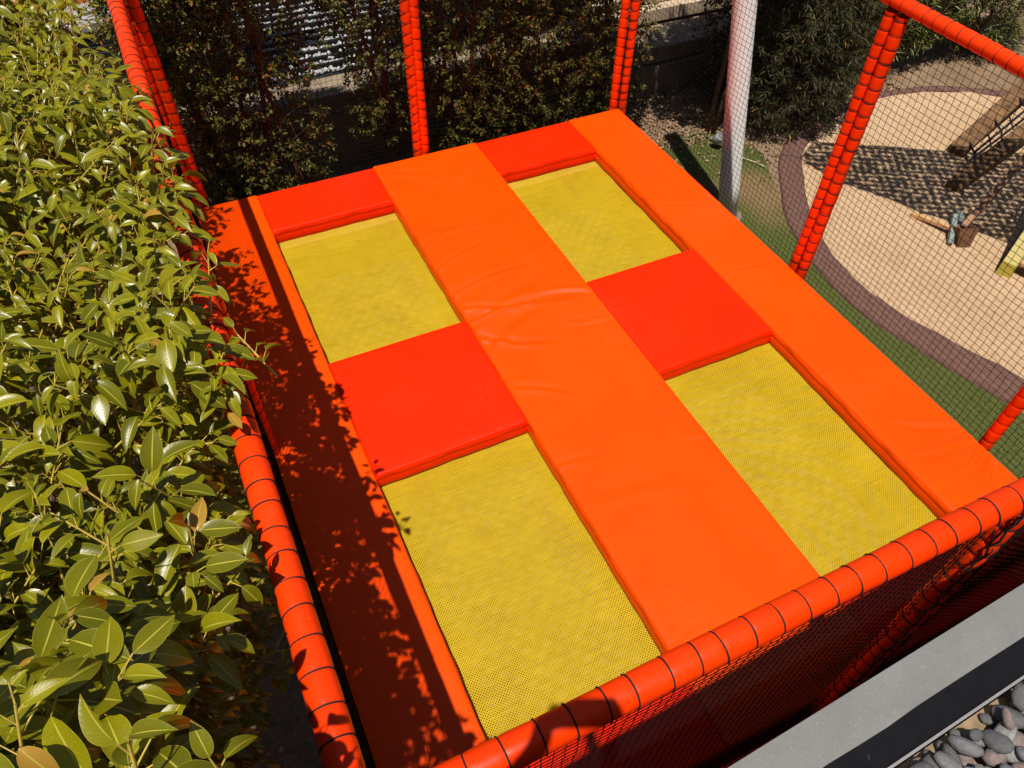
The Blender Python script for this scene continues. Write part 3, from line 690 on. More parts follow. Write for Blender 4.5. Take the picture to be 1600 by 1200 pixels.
o = link('lit_gravel_stripes', np_mesh('lit_gravel_stripes', np.concatenate(Vs), np.concatenate(Fs)), lowroof, simple('pale_gravel', (.40, .40, .41), .9, .2, .25, 30, 0)); o['kind'] = 'stuff'
for row in range(13):
    mb = MB(); mb.box((1.5, 7.93+row*.17+.085, .085), (6.2, .030, .05), bev=.004); mb.build('shade_strip', M_BLACK, lowroof)  # black strips in place of the shade between sunlit stripes
# small building at the far corner
fb = empty('far_outbuilding', (-.6, 11, GZ), 'grey flat roof with orange brick upstand seen above the leafy trees', 'building')
mb = MB(); mb.box((-1.6, 11.3, (.22+GZ)/2), (4.6, 3.4, .22-GZ)); mb.build('wall', M_WALL, fb)
mb = MB(); mb.box((-1.6, 11.3, .26), (4.8, 3.6, .08), bev=.01); mb.build('roof', M_GREYROOF, fb)
for k in range(9):
    mb = MB(); mb.box((-1.62-k*.262, 10.16, .345), (.255, .11, .09), bev=.006); mb.build('brick', M_BRICK, fb)
for k in range(9):
    mb = MB(); mb.box((-.56-k*.002-k*0, 10.24+k*.30, .345), (.11, .29, .09), bev=.006); mb.build('brick', M_BRICK, fb)
for k in range(4):
    mb = MB(); mb.box((-.73-k*.262, 10.16, .345), (.255, .11, .09), bev=.006); mb.build('brick', M_BRICK, fb)

# ------------------------------------------------------------------ foliage machinery
def leaf_base(L=1.0, W=.42, fold=.22, droop=.28, ns=6, tip=.12, obov=0.0, nc=4):
    """one leaf along +Y, face up +Z; returns verts, quads, uv"""
    vs = []; uv = []; 
    for i in range(ns+1):
        t = i/ns; s = t**(1.0+obov)
        w = W*.5*(math.sin(math.pi*min(1, s*.97+.03))**.75)*(1-.35*t*(1-obov)) if 0 < i < ns else (.012 if i == 0 else .004)
        if t > .86: w *= (1-(t-.86)/.14*.55)
        y = L*(t-.10*droop*t*t); z = -droop*L*(t**1.9)*.55
        for c in range(nc+1):
            q = c/nc*2-1; vs.append((q*w, y, z+abs(q)*w*fold*2+.02*W*math.sin(t*9)*abs(q))); uv.append((q*.5+.5, t))
    fs = []; k = nc+1
    for i in range(ns):
        for c in range(nc): fs.append((i*k+c, i*k+c+1, (i+1)*k+c+1, (i+1)*k+c))
    return np.array(vs), np.array(fs), np.array(uv)

def frames(axis, nrm):
    y = axis/np.linalg.norm(axis, axis=1, keepdims=True); z = nrm-y*(nrm*y).sum(1, keepdims=True); z /= np.maximum(np.linalg.norm(z, axis=1, keepdims=True), 1e-6)
    x = np.cross(y, z); return np.stack([x, y, z], -1)       # columns

def scatter_mesh(name, bases, pos, R, size, rnd, pick):
    Vs = []; Fs = []; Us = []; Rs = []; b = 0
    for bi, (v, f, uv) in enumerate(bases):
        m = pick == bi
        if not m.any(): continue
        V = np.einsum('nij,kj->nki', R[m], v)*size[m][:, None, None]+pos[m][:, None, :]; n = m.sum(); k = len(v)
        Vs.append(V.reshape(-1, 3)); Fs.append((f[None]+(np.arange(n)*k)[:, None, None]).reshape(-1, f.shape[1])+b); Us.append(np.tile(uv, (n, 1))); Rs.append(np.repeat(rnd[m], k)); b += n*k
    return np_mesh(name, np.concatenate(Vs), np.concatenate(Fs), np.concatenate(Us), True, np.concatenate(Rs))

def shoots(base, dirs, slen, K, size, rg, petiole=.3, droop=.55, spread=(80, 30), cup=.25, lowfrac=.25):
    """leaves spiralling up each shoot; returns arrays and petiole segments"""
    n = len(base); d = dirs/np.linalg.norm(dirs, axis=1, keepdims=True)
    a = np.where(np.abs(d[:, 2:3]) < .9, np.array([[0, 0, 1.0]]), np.array([[1.0, 0, 0]])); e1 = np.cross(d, a); e1 /= np.linalg.norm(e1, axis=1, keepdims=True); e2 = np.cross(d, e1)
    pos = []; ax = []; nm = []; sz = []; p0 = []; sid = []
    ph = rg.uniform(0, 6.28, n)
    for k in range(K):
        t = lowfrac+(1-lowfrac)*k/(K-1); ang = np.radians(spread[0]+(spread[1]-spread[0])*t+rg.normal(0, 10, n)); az = ph+k*2.4+rg.normal(0, .25, n)
        rad = e1*np.cos(az)[:, None]+e2*np.sin(az)[:, None]; q = d*np.cos(ang)[:, None]+rad*np.sin(ang)[:, None]
        s = size*rg.uniform(.62, 1.12, n)*(1.0 if k < K-2 else .72)
        at = base+d*(slen*t)[:, None]; pb = at+(q+np.array([0, 0, .15]))*(s*petiole)[:, None]
        axis = q+np.array([0, 0, -1.0])*(droop*rg.uniform(.3, 1.35, n))[:, None]
        nr = np.array([0, 0, 1.0])+d*.35+rad*(.25)+rg.normal(0, cup, (n, 3))
        pos.append(pb); ax.append(axis); nm.append(nr); sz.append(s); p0.append(at); sid.append(np.arange(n))
    return [np.concatenate(z) for z in (pos, ax, nm, sz, p0, sid)]

def seg_tubes(P0, P1, r0, r1, n=3):
    P0 = np.asarray(P0, float); P1 = np.asarray(P1, float); m = len(P0); d = P1-P0; d /= np.maximum(np.linalg.norm(d, axis=1, keepdims=True), 1e-9)
    a = np.where(np.abs(d[:, 2:3]) < .9, np.array([[0, 0, 1.0]]), np.array([[1.0, 0, 0]])); e1 = np.cross(d, a); e1 /= np.linalg.norm(e1, axis=1, keepdims=True); e2 = np.cross(d, e1)
    an = np.arange(n)*2*math.pi/n; ring = e1[:, None]*np.cos(an)[None, :, None]+e2[:, None]*np.sin(an)[None, :, None]
    r0 = np.broadcast_to(r0, (m,)); r1 = np.broadcast_to(r1, (m,))
    V = np.stack([P0[:, None]+ring*r0[:, None, None], P1[:, None]+ring*r1[:, None, None]], 1).reshape(-1, 3)
    idx = np.arange(m*2*n).reshape(m, 2, n); F = np.stack([idx[:, 0], np.roll(idx[:, 0], -1, 1), np.roll(idx[:, 1], -1, 1), idx[:, 1]], -1).reshape(-1, 4)
    return V, F

def crooked(p0, p1, n, amp, rg):
    p0 = np.array(p0, float); p1 = np.array(p1, float); out = []
    for i in range(n+1):
        t = i/n; out.append(p0+(p1-p0)*t+rg.normal(0, amp, 3)*math.sin(t*math.pi)+np.array([0, 0, .12*np.linalg.norm(p1-p0)*math.sin(t*math.pi)*.5]))
    return out

# ------------------------------------------------------------------ the two broad-leaved trees beside the near edge
FB = [leaf_base(1, W, fo, dr, 11, .12, 0, 2) for W, fo, dr in ((.54, .18, .45), (.49, .32, .70), (.57, .10, .28), (.51, .25, .90), (.46, .38, .55))]
def ztop(x, y): return 2.22+.17*np.exp(-((y-2.25)/.60)**6)*np.clip((x+.6)*3, 0, 1)+.44*np.exp(-((y-.25)/.95)**2)+.10*np.sin(y*2.1+.6)+.07*np.sin(y*4.7+x*3)-.26*np.clip(x+.45, 0, 1)+.16*np.clip(-x-.5, 0, 2.5)
def xedge(y):
    b = -.10+.115*np.exp(-((y-2.12)/.46)**6)+.08*np.exp(-((y-2.8)/.25)**2)-.14*np.clip((1.75-y)*2, 0, 1)-.28*np.clip(y-3.4, 0, 1)+.05*np.sin(y*3.1+1.0)+.04*np.sin(y*7.3)-.04*(y > 3.9)
    b = b+.13*np.exp(-((y-1.86)/.16)**2)+.02*np.exp(-((y-2.75)/.35)**2)-.16*np.exp(-((y-.72)/.45)**2)-.05*np.exp(-((y-3.4)/.3)**2)
    return b
def ficus(label, yr, trunk, seed, n_top, n_side, n_bulk, ls=1.0):
    rg = np.random.default_rng(seed); root = empty('broad_leaved_tree', (*trunk, GZ), label, 'tree')
    def ys(n): return rg.uniform(yr[0], yr[1], n)
    # upper surface
    y = ys(n_top); x = xedge(y)-np.abs(rg.uniform(0, 1, n_top))**1.15*1.05; dep = rg.exponential(.15, n_top); dep = np.where((x > -.30) & (y > 1.7) & (y < 3.1), dep*.35, dep); z = ztop(x, y)-dep-.06
    d = np.stack([np.where(x > -.28, .0, .45)+rg.normal(0, .5, n_top)*np.where(x > -.28, .6, 1), -.15+rg.normal(0, .5, n_top), 1.0+0*x], -1); A = [(np.stack([x, y, z], -1), d, rg.uniform(.12, .27, n_top), rg.uniform(.070, .108, n_top)*ls, dep)]
    # side facing the trampoline
    y = ys(n_side); z = ztop(xedge(y), y)-.1-rg.uniform(0, 1, n_side)**1.2*1.7; fr = np.clip((2.2-z)/1.6, 0, 1); x = xedge(y)-.14-.16*fr-rg.uniform(0, .30, n_side)
    d = np.stack([1.0+0*x, rg.normal(0, .6, n_side), .35+rg.normal(0, .4, n_side)], -1); A.append((np.stack([x, y, z], -1), d, rg.uniform(.08, .18, n_side), rg.uniform(.070, .10, n_side), .3+0*x))
    # rest of the crown
    y = ys(n_bulk); x = -.7-rg.uniform(0, 1, n_bulk)*1.7; z = ztop(x, y)-rg.uniform(0, 1, n_bulk)**1.6*1.6-.06
    d = np.stack([rg.normal(0, .6, n_bulk), rg.normal(0, .6, n_bulk), 1.0+0*x], -1); A.append((np.stack([x, y, z], -1), d, rg.uniform(.10, .25, n_bulk), rg.uniform(.085, .115, n_bulk), .2+0*x))
    base = np.concatenate([a[0] for a in A]); dirs = np.concatenate([a[1] for a in A]); sl = np.concatenate([a[2] for a in A]); sz = np.concatenate([a[3] for a in A]); dp = np.concatenate([a[4] for a in A])
    tip = base+dirs/np.linalg.norm(dirs, axis=1, keepdims=True)*sl[:, None]
    ok = ~((base[:, 0] > XL-.10) & (base[:, 2] < ZR+.06)) & (tip[:, 0] < -.03+.06*np.exp(-((tip[:, 1]-2.15)/.3)**2)) & ~((tip[:, 0] > XL-.06) & (tip[:, 2] < ZR+.09)); base, dirs, sl, sz, dp = base[ok], dirs[ok], sl[ok], sz[ok], dp[ok]
    pos, ax, nm, s, p0, sid = shoots(base, dirs, sl, 9, sz, rg, .42, .85, (85, 28), .28)
    bad = (pos[:, 0] > XL-.07) & (pos[:, 2] < ZR+.085); keep = ~bad
    pos, ax, nm, s, p0, sid = [q[keep] for q in (pos, ax, nm, s, p0, sid)]
    R = frames(ax, nm); rnd = rg.uniform(0, 1, len(pos)); pick = rg.integers(0, len(FB), len(pos))
    q = pos-CAM; dd = q @ fw; u = 800+FPX*(q @ RT)/np.maximum(dd, .05); v = 600-FPX*(q @ UP)/np.maximum(dd, .05)
    vis = (dd > .3) & (u > -10) & (u < 470) & (v > -10) & (v < 1210); score = np.where(vis, s*FPX/np.maximum(dd, .3)-np.clip(dp[sid], 0, .4)*120, -1e3)
    top = np.argsort(-score)[:300]; rest = np.ones(len(pos), bool); rest[top] = False
    cr = link('crown', scatter_mesh('crown', FB, pos[rest], R[rest], s[rest], rnd[rest], pick[rest]), root, M_FICUS); cr['kind'] = 'stuff'
    lm = []
    for (bv, bf, bu) in FB:
        me = np_mesh('leaf', bv, bf, bu, True); me.materials.append(M_FICUS); lm.append(me)
    inv = Matrix.Translation(Vector(root.location)).inverted()
    for i in top:
        o = bpy.data.objects.new('leaf', lm[pick[i]]); COL.objects.link(o); o.parent = root; o.matrix_parent_inverse = inv
        M = R[i]*s[i]; o.matrix_basis = Matrix(((M[0, 0], M[0, 1], M[0, 2], pos[i, 0]), (M[1, 0], M[1, 1], M[1, 2], pos[i, 1]), (M[2, 0], M[2, 1], M[2, 2], pos[i, 2]), (0, 0, 0, 1)))
    # petioles and shoot stems
    V1, F1 = seg_tubes(p0, pos, .0019, .0015); dn = dirs/np.linalg.norm(dirs, axis=1, keepdims=True)
    st0 = np.where((base-dn*.10)[:, 0:1] > -.20, base-dn*.005, base-dn*.10); V2, F2 = seg_tubes(st0, base+dn*sl[:, None], 0.0042, .0026, 4)
    tw = link('twigs', np_mesh('twigs', np.concatenate([V1, V2]), np.concatenate([F1, F2+len(V1)]), smooth=True), root, M_TWIG); tw['kind'] = 'stuff'
    mb = MB(); t0 = np.array([trunk[0], trunk[1], GZ-.05]); t1 = np.array([trunk[0]+.1, trunk[1]+.05, .55]); pts = crooked(t0, t1, 6, .03, rg); mb.tube(pts, list(np.linspace(.10, .075, 7)), 12); mb.build('trunk', M_BARK, root, True)
    mb = MB(); inner = base[base[:, 0] < -.42]; ends = inner[rg.choice(len(inner), 26, replace=False)]
    for e in ends: mb.tube(crooked(t1+rg.normal(0, .03, 3), e-np.array([.05, 0, .1]), 7, .06, rg), list(np.linspace(.035, .006, 8)), 7)
    mb.build('limbs', M_BARK, root, True)
    return root
ficus('near broad-leaved tree with the largest glossy leaves in the lower left corner', (-.5, 2.35), (-1.25, .8), 31, 420, 760, 1000, 1.18)
ficus('farther broad-leaved tree behind the near one along the long padded rail', (2.3, 5.7), (-1.2, 4.0), 32, 520, 420, 900)

# ------------------------------------------------------------------ hedge shrubs behind the trampoline
HB = [leaf_base(1, W, fo, dr, 3, .1, .25, 2) for W, fo, dr in ((.56, .15, .2), (.50, .3, .4), (.6, .05, .1))]
def shrub(name, label, cx, cy_, rx, ry, z0, z1, n, seed, bases, mat, size, group, dense_top=.5, K=9, stems=3, smat=None, gap=None, slen=(.06, .16), spread=(75, 25), droop=.35, petiole=.18, ymin=None):
    rg = np.random.default_rng(seed); root = empty(name, (cx, cy_, GZ), label, 'shrub', group)
    t = rg.uniform(0, 1, n); top = rg.uniform(0, 1, n) < dense_top; z = np.where(top, z0+(z1-z0)*rg.uniform(.62, 1, n), z0+(z1-z0)*t)
    a = rg.uniform(0, 6.28, n); rr = np.sqrt(rg.uniform(.12, 1, n)); f = (z-z0)/(z1-z0); rad = np.sin(np.clip(f*.80+.16, 0, 1)*math.pi)**.6
    x = cx+rx*rr*np.cos(a)*rad; y = cy_+ry*rr*np.sin(a)*rad
    if ymin is not None: y = np.maximum(y, ymin+rg.uniform(0, .12, n))
    base = np.stack([x, y, z], -1)
    cl = rg.uniform(0, 1, n)  # clumps: drop shoots in some pockets so the outline breaks up
    pk = np.sin(x*5.1+seed)*np.sin(z*4.3+seed*2)*np.sin(y*6+1); keep = (pk > -.35) | top | (cl < .35)
    if gap is not None: keep &= ~((x > gap[0]) & (x < gap[1]) & (z < gap[2]))
    base = base[keep]; n = len(base); x, y, z = base.T
    d = np.stack([(x-cx)/rx*.7+rg.normal(0, .5, n), (y-cy_)/ry*.7+rg.normal(-.1, .5, n), .55+rg.normal(0, .4, n)], -1); sl = rg.uniform(*slen, n)
    pos, ax, nm, s, p0, sid = shoots(base, d, sl, K, np.full(n, size), rg, petiole, droop, spread, .4)
    if ymin is not None:
        kp = pos[:, 1] > ymin; pos, ax, nm, s, p0, sid = [q[kp] for q in (pos, ax, nm, s, p0, sid)]
    R = frames(ax, nm); o = link('crown', scatter_mesh('crown', bases, pos, R, s, rg.uniform(0, 1, len(pos)), rg.integers(0, len(bases), len(pos))), root, mat); o['kind'] = 'stuff'
    dn = d/np.linalg.norm(d, axis=1, keepdims=True); V, F = seg_tubes(base-dn*.12, base+dn*sl[:, None], .003, .0015, 3)
    o = link('twigs', np_mesh('twigs', V, F), root, smat or M_STEM); o['kind'] = 'stuff'
    for k in range(stems):
        mb = MB(); bx = cx+rg.normal(0, .10); by = cy_+rg.normal(0, .05); e = np.array([bx+rg.normal(0, .25), by+rg.normal(0, .1), z0+(z1-z0)*.85])
        pts = crooked((bx, by, GZ-.05), e, 9, .04, rg); mb.tube(pts, list(np.linspace(.028, .010, 10)), 8)
        for q in range(7):
            i = rg.integers(3, 9); ee = base[rg.integers(n)]; 
            if np.linalg.norm(ee-pts[i]) < 1.2: mb.tube(crooked(pts[i], ee, 5, .03, rg), list(np.linspace(.010, .003, 6)), 5)
        mb.build('stem', smat or M_STEM, root, True)
    return root
HG = 'hedge shrubs behind the trampoline'
YM = YB+.10
shrub('hedge_shrub', 'dark sparse hedge shrub behind the far left corner post',   .14, 6.70, .50, .40, -.7, 2.5, 2800, 41, HB, M_HEDGE, .050, HG, .20, ymin=YM)
shrub('hedge_shrub', 'dark hedge shrub with brown stems left of the gap showing grey gravel', .76, 6.70, .86, .42, -.7, 2.7, 3400, 42, HB, M_HEDGE, .050, HG, .38, gap=(1.2, 1.9, 1.05), ymin=YM)
shrub('hedge_shrub', 'small yellow-leaved hedge shrub left of the middle far post', 1.90, 6.78, .55, .40, -.1, 2.7, 2400, 43, HB, M_HEDGE, .050, HG, .40, gap=(1.0, 1.58, 1.0), ymin=YM)
shrub('hedge_shrub', 'hedge shrub just right of the middle far post', 2.72, 6.72, .70, .42, -.7, 2.5, 2700, 44, HB, M_HEDGE, .050, HG, .20, ymin=YM)
shrub('hedge_shrub', 'leafy hedge shrub left of the far right corner post', 3.55, 6.72, .68, .42, -.75, 2.5, 2800, 45, HB, M_HEDGE, .050, HG, .20, ymin=YM)
shrub('hedge_shrub', 'hedge shrub behind the far right corner post', 4.45, 6.90, .52, .42, -.7, 2.9, 2200, 46, HB, M_HEDGE, .050, HG, .20, gap=(4.8, 6.0, 1.6), ymin=YM)
# tall trees standing behind the wall: their crowns shade the hedge
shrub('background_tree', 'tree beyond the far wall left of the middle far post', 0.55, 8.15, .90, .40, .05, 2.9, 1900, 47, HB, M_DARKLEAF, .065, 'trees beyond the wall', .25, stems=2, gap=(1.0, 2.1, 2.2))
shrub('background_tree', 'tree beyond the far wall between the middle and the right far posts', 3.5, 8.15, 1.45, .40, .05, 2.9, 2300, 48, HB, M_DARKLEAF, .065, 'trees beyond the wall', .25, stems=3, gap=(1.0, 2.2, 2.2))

# ------------------------------------------------------------------ shrubs round the sandpit
OB = [leaf_base(1, W, fo, dr, 4, .1, 0, 2) for W, fo, dr in ((.15, .2, .3), (.13, .3, .6), (.17, .1, .15))]
OG = 'shrubs round the sandpit'
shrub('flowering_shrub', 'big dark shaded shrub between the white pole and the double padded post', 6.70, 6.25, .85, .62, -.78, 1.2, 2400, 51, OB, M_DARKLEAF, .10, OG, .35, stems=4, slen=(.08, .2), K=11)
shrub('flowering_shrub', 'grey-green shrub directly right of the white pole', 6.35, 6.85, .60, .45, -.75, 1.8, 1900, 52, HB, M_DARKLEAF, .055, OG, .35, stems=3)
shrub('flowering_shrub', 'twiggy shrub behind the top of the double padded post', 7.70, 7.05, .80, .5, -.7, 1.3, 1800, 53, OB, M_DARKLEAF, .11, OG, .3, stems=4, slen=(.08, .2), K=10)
shrub('oleander_bush', 'sunlit narrow-leaved bush at the far edge of the sandpit', 8.95, 6.98, .90, .50, -.65, .9, 1300, 54, OB, M_OLEAN, .13, OG, .35, stems=5, slen=(.1, .22), K=11, spread=(80, 15), droop=.2)
shrub('oleander_bush', 'sunlit narrow-leaved bush above the end of the sandpit rail', 10.35, 6.75, .90, .55, -.65, 1.0, 1300, 55, OB, M_OLEAN, .13, OG, .35, stems=5, slen=(.1, .22), K=11, spread=(80, 15), droop=.2)
shrub('oleander_bush', 'pale narrow-leaved bush farthest back in the upper right corner', 9.8, 8.2, 1.7, .6, -.65, 1.5, 1600, 56, OB, M_OLEAN, .13, OG, .35, stems=4, slen=(.1, .22), K=10, spread=(80, 15), droop=.2)
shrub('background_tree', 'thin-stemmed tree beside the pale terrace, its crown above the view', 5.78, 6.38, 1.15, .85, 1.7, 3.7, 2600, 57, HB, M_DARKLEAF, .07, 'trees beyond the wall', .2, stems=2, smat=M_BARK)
# dry leaves on the soil
def litter():
    N = 2600; P = np.stack([RNG.uniform(4.6, 8.6, N), RNG.uniform(6.2, 7.35, N)], -1); P2 = np.stack([RNG.uniform(4.5, 6.4, 900), RNG.uniform(5.2, 6.7, 900)], -1); keep = RNG.uniform(0, 1, 900) < .35; P = np.concatenate([P, P2[keep]]); n = len(P)
    pos = np.c_[P, np.full(n, GZ+.012)+RNG.uniform(0, .02, n)]; a = RNG.uniform(0, 6.28, n); ax = np.stack([np.cos(a), np.sin(a), RNG.normal(0, .2, n)], -1); nm = np.array([0, 0, 1.0])+RNG.normal(0, .35, (n, 3))
    return scatter_mesh('leaf_litter', HB, pos, frames(ax, nm), RNG.uniform(.03, .07, n), RNG.uniform(0, 1, n), RNG.integers(0, 3, n))
o = link('leaf_litter', litter(), None, M_LITTER); tag(o, 'dry fallen leaves on the soil behind the white pole', 'leaf litter', kind='stuff')
# small garden spotlight in the turf
sp = empty('garden_spotlight', (5.55, 6.05, GZ), 'small grey garden spotlight on the turf left of the white pole', 'light')
mb = MB(); mb.tube([(5.55, 6.05, GZ), (5.55, 6.05, GZ+.10)], .012, 8); mb.build('spike', M_BLACK, sp, True)
mb = MB(); d = Vector((.1, -.5, .7)).normalized(); c = Vector((5.55, 6.05, GZ+.13)); mb.tube([c-d*.07, c-d*.05, c+d*.06, c+d*.065], [.03, .052, .055, .050], 14); mb.build('lamp_head', simple('grey_metal', (.30, .31, .33), .5, .5, .1, 20, 0), sp, True)
mb = MB(); mb.tube([c+d*.064, c+d*.066], .045, 14); mb.build('lens', M_ALU, sp)
mb = MB(); mb.tube([(5.56+.05*k, 5.98-.10*k+.02*math.sin(k*2), GZ+.035) for k in range(6)], .005, 5); mb.build('cable', simple('pale_cable', (.6, .52, .4), .6, .3, .1, 20, 0), sp, True)

# ------------------------------------------------------------------ playground equipment in the sandpit
br = empty('plank_bridge', (8.6, 4.7, GZ), 'dark weathered wooden plank climber with black ropes over the sand', 'play equipment')
def plank(a, b, w, h, mat, name, parent, roll=0.0):
    a, b = Vector(a), Vector(b); d = (b-a); L = d.length; y = d.normalized(); x = y.cross(Vector((0, 0, 1))).normalized(); z = x.cross(y); R = Matrix((x, y, z)).transposed(); R = R @ Matrix.Rotation(roll, 3, 'Y')
    mb = MB(); mb.box((a+b)/2, (w, L, h), R, bev=.012); return mb.build(name, mat, parent)
plank((8.00, 4.80, GZ+.03), (10.9, 5.72, GZ+.42), .20, .15, M_WOODD, 'plank', br, .25)
plank((7.42, 4.28, GZ+.03), (10.2, 4.95, GZ+.38), .17, .15, M_WOODD, 'plank', br, .15)
for k in range(5):
    t = .10+k*.19; A_ = Vector((8.0, 4.80, GZ+.06)).lerp(Vector((10.9, 5.72, GZ+.45)), t); B_ = Vector((7.42, 4.28, GZ+.07)).lerp(Vector((10.2, 4.95, GZ+.42)), t+.04)
    mid = A_.lerp(B_, .62)+Vector((0, 0, .06)); mb = MB(); mb.tube([A_, A_.lerp(mid, .5)+Vector((0, 0, -.01)), mid, B_], .012, 7); mb.build('rope', M_BLACK, br, True)
    mb = MB(); mb.tube([A_+Vector((0, 0, -.005)), A_+Vector((0, 0, .02))], .026, 10); mb.build('bolt_cap', M_ALU, br, True)
pts = []
for k in range(12):
    t = .10+k*.07; A_ = Vector((8.0, 4.80, GZ+.06)).lerp(Vector((10.9, 5.72, GZ+.45)), t); B_ = Vector((7.42, 4.28, GZ+.07)).lerp(Vector((10.2, 4.95, GZ+.42)), t+.04); pts.append(A_.lerp(B_, .62)+Vector((0, 0, .075)))
mb = MB(); mb.tube(pts, .016, 8); mb.build('rope', M_BLACK, br, True)
# hand operated sand digger
dg = empty('sand_digger', (6.85, 3.65, GZ), 'old toy sand digger with a rusty scoop and wooden handles', 'toy')
c = Vector((6.80, 3.58, GZ))
R = Matrix.Rotation(math.radians(-20), 3, 'Z') @ Matrix.Rotation(math.radians(-24), 3, 'X'); mb = MB()
tp = [(-.10, -.09, .20), (.10, -.09, .20), (.10, .08, .20), (-.10, .08, .20)]; bt = [(-.07, -.05, .0), (.07, -.05, .0), (.07, .03, .0), (-.07, .03, .0)]; it = [(x*.86, y*.84, z) for x, y, z in tp]; ib = [(x*.8, y*.75, z+.02) for x, y, z in bt]
vs = [c+Vector((-.03, -.05, .005))+R @ Vector(p) for p in bt+tp+it+ib]
mb.add(vs, [(3, 2, 1, 0)]+[(i, (i+1) % 4, 4+(i+1) % 4, 4+i) for i in range(4)]+[(4+i, 4+(i+1) % 4, 8+(i+1) % 4, 8+i) for i in range(4)]+[(8+i, 8+(i+1) % 4, 12+(i+1) % 4, 12+i) for i in range(4)]+[(12, 13, 14, 15)]); mb.build('scoop', M_RUST, dg)
plank(c+Vector((.02, .05, .16)), c+Vector((1.75, .62, .72)), .06, .05, simple('worn_handle_wood', (.30, .16, .095), .7, .3, .3, 14, .2), 'handle', dg)
plank(c+Vector((.04, .20, .20)), c+Vector((-.17, -.02, .05)), .05, .07, M_BLUE, 'bracket', dg)
plank(c+Vector((.02, .10, .22)), c+Vector((.16, .28, .16)), .05, .06, M_BLUE, 'bracket', dg)
plank(c+Vector((-.04, .10, .12)), c+Vector((-.12, .55, .03)), .045, .045, M_WOODL, 'handle', dg)
# painted steps
st = empty('play_steps', (7.4, 3.0, GZ), 'yellow-green playground steps with pale wooden treads at the right edge', 'play equipment')
def slab(pts, th, mat, name):
    """upright side panel from an outline in the vertical plane of the steps"""
    o0 = Vector((6.72, 3.06, GZ)); u = Vector((.92, .39, 0)).normalized(); w = Vector((u.y, -u.x, 0)); mb = MB(); n = len(pts)
    A_ = [o0+u*a+Vector((0, 0, z)) for a, z in pts]; B_ = [p+w*th for p in A_]; mb.add(A_+B_, [tuple(range(n-1, -1, -1)), tuple(range(n, 2*n))]+[(i, (i+1) % n, n+(i+1) % n, n+i) for i in range(n)]); return mb.build(name, mat, st)
slab([(0, 0), (.12, 0), (1.7, .85), (1.7, 1.25), (1.25, 1.1), (.05, .16)], .13, M_YELLOW, 'side_panel')
o0 = Vector((6.72, 3.06, GZ)); u = Vector((.92, .39, 0)).normalized(); w = Vector((u.y, -u.x, 0))
for k in range(4):
    p = o0+u*(.22+k*.33)+Vector((0, 0, .16+k*.20)); plank(p+w*.135, p+w*.95, .24, .05, M_WOODL, 'tread', st)
mb = MB(); mb.tube([o0+u*(.75)+Vector((0, 0, .75))-w*.02, o0+u*1.0+Vector((0, 0, .97))-w*.035, o0+u*1.3+Vector((0, 0, 1.02))-w*.02], .012, 8); mb.build('grip', M_BLACK, st, True)
o2 = slab([(.10, .0), (.22, 0), (1.8, .85), (1.8, 1.25), (1.35, 1.1), (.15, .16)], .05, M_YELLOW, 'side_panel'); o2.location = tuple(w*.96)

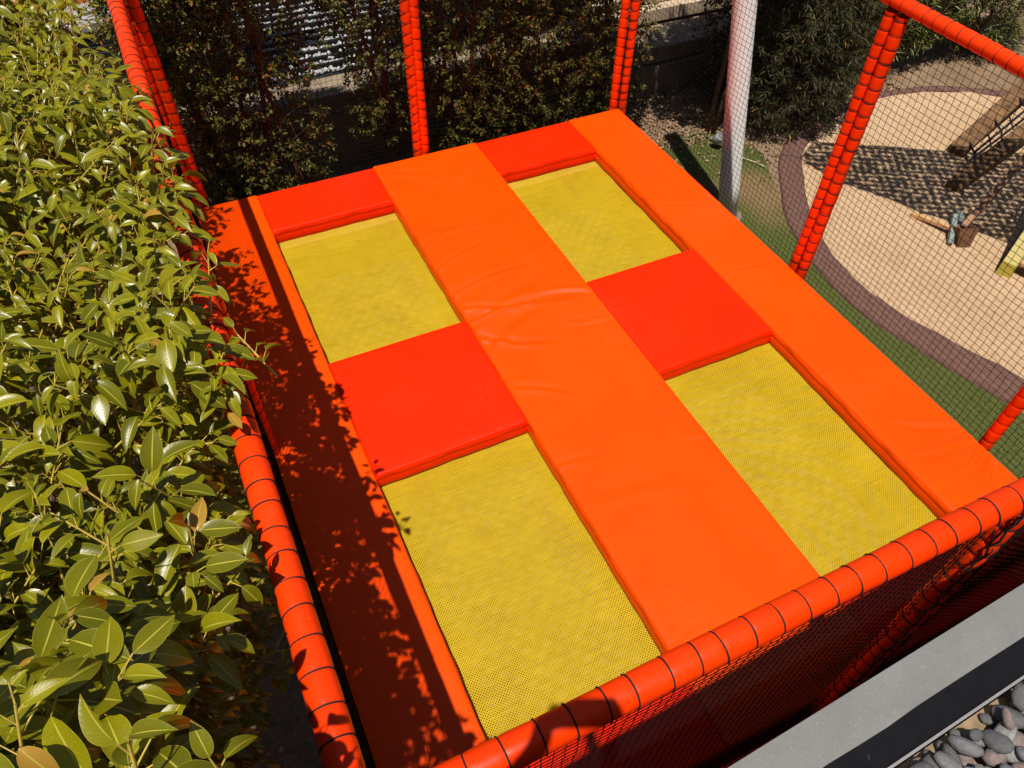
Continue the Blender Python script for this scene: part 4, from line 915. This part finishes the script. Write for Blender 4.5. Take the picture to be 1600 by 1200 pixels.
# ------------------------------------------------------------------ the person taking the picture, behind the camera
def person():
    fh = Vector((math.sin(YAW), math.cos(YAW), 0)); rh = Vector((math.cos(YAW), -math.sin(YAW), 0)); up_ = Vector((0, 0, 1)); lens = Vector(CAM); zf = ZC-.085
    root = empty('person', (-.2, -.4, zf), 'standing person holding up a phone, casting a shadow on the near padded rail', 'person')
    hd = Vector((CAM[0], CAM[1], 0))-fh*.40-rh*.02
    def P(r, f, z): return hd+rh*r+fh*f+up_*z
    ph = lens-Vector(fw)*.016+Vector(RT)*.055
    J = {}; E_ = []; Rd = {}
    def j(n, p, r): J[n] = Vector(p); Rd[n] = r
    j('pelvis', P(0, -.03, zf+.93), (.15, .12)); j('waist', P(0, -.03, zf+1.08), (.135, .10)); j('chest', P(0, -.03, zf+1.30), (.16, .115)); j('neckb', P(0, -.02, zf+1.45), (.07, .06)); j('neck', P(0, .0, zf+1.52), (.055, .055)); j('headc', P(0, .02, zf+1.61), (.078, .09)); j('crown', P(0, .01, zf+1.70), (.07, .085))
    for a, b in (('pelvis', 'waist'), ('waist', 'chest'), ('chest', 'neckb'), ('neckb', 'neck'), ('neck', 'headc'), ('headc', 'crown')): E_.append((a, b))
    for s_, t in ((-1, 'l'), (1, 'r')):
        j('hip'+t, P(.09*s_, -.03, zf+.86), (.085, .085)); j('knee'+t, P(.10*s_, .0, zf+.48), (.056, .056)); j('ankle'+t, P(.11*s_, -.03, zf+.09), (.040, .040)); j('toe'+t, P(.12*s_, .15, zf+.04), (.042, .032))
        j('sh'+t, P(.19*s_, -.02, zf+1.40), (.060, .060)); j('el'+t, P(.27*s_, .12, zf+1.24), (.043, .043))
        w = ph+Vector(RT)*(.10*s_)-Vector(UP)*.055-Vector(fw)*.055; j('wr'+t, w, (.028, .028)); j('pa'+t, ph+Vector(RT)*(.092*s_)-Vector(UP)*.012-Vector(fw)*.030, (.034, .020))
        E_ += [('pelvis', 'hip'+t), ('hip'+t, 'knee'+t), ('knee'+t, 'ankle'+t), ('ankle'+t, 'toe'+t), ('chest', 'sh'+t), ('sh'+t, 'el'+t), ('el'+t, 'wr'+t), ('wr'+t, 'pa'+t)]
        for k in range(4):
            a_ = ph+Vector(RT)*((.088-.004*k)*s_)+Vector(UP)*(.030-.018*k)-Vector(fw)*.026; b_ = ph+Vector(RT)*(.083*s_)+Vector(UP)*(.032-.018*k)-Vector(fw)*.004; c_ = ph+Vector(RT)*((.066+.003*abs(k-1))*s_)+Vector(UP)*(.032-.018*k)+Vector(fw)*.007
            j(f'f{k}a'+t, a_, (.010, .010)); j(f'f{k}b'+t, b_, (.009, .009)); j(f'f{k}c'+t, c_, (.0075, .0075)); E_ += [('pa'+t, f'f{k}a'+t), (f'f{k}a'+t, f'f{k}b'+t), (f'f{k}b'+t, f'f{k}c'+t)]
        j('t1'+t, ph+Vector(RT)*(.075*s_)-Vector(UP)*.025-Vector(fw)*.030, (.011, .011)); j('t2'+t, ph+Vector(RT)*(.045*s_)-Vector(UP)*.020-Vector(fw)*.016, (.009, .009)); E_ += [('pa'+t, 't1'+t), ('t1'+t, 't2'+t)]
    names = list(J); me = bpy.data.meshes.new('body'); me.from_pydata([J[n] for n in names], [(names.index(a), names.index(b)) for a, b in E_], []); me.update()
    o = link('body', me, root, simple('clothing', (.10, .11, .14), .85, .2, .15, 20, .1))
    o.modifiers.new('skin', 'SKIN'); sk = me.skin_vertices[0].data
    for i, n in enumerate(names): sk[i].radius = Rd[n]; sk[i].use_root = (n == 'pelvis')
    sm = o.modifiers.new('sub', 'SUBSURF'); sm.levels = 2; sm.render_levels = 2
    mb = MB(); R = Matrix((Vector(RT), Vector(UP), -Vector(fw))).transposed(); mb.box(ph, (.150, .074, .009), R, bev=.003)
    po = empty('phone', tuple(ph), 'phone held up in both hands by the person taking the picture', 'phone'); mb.build('case', M_BLACK, po)
person()
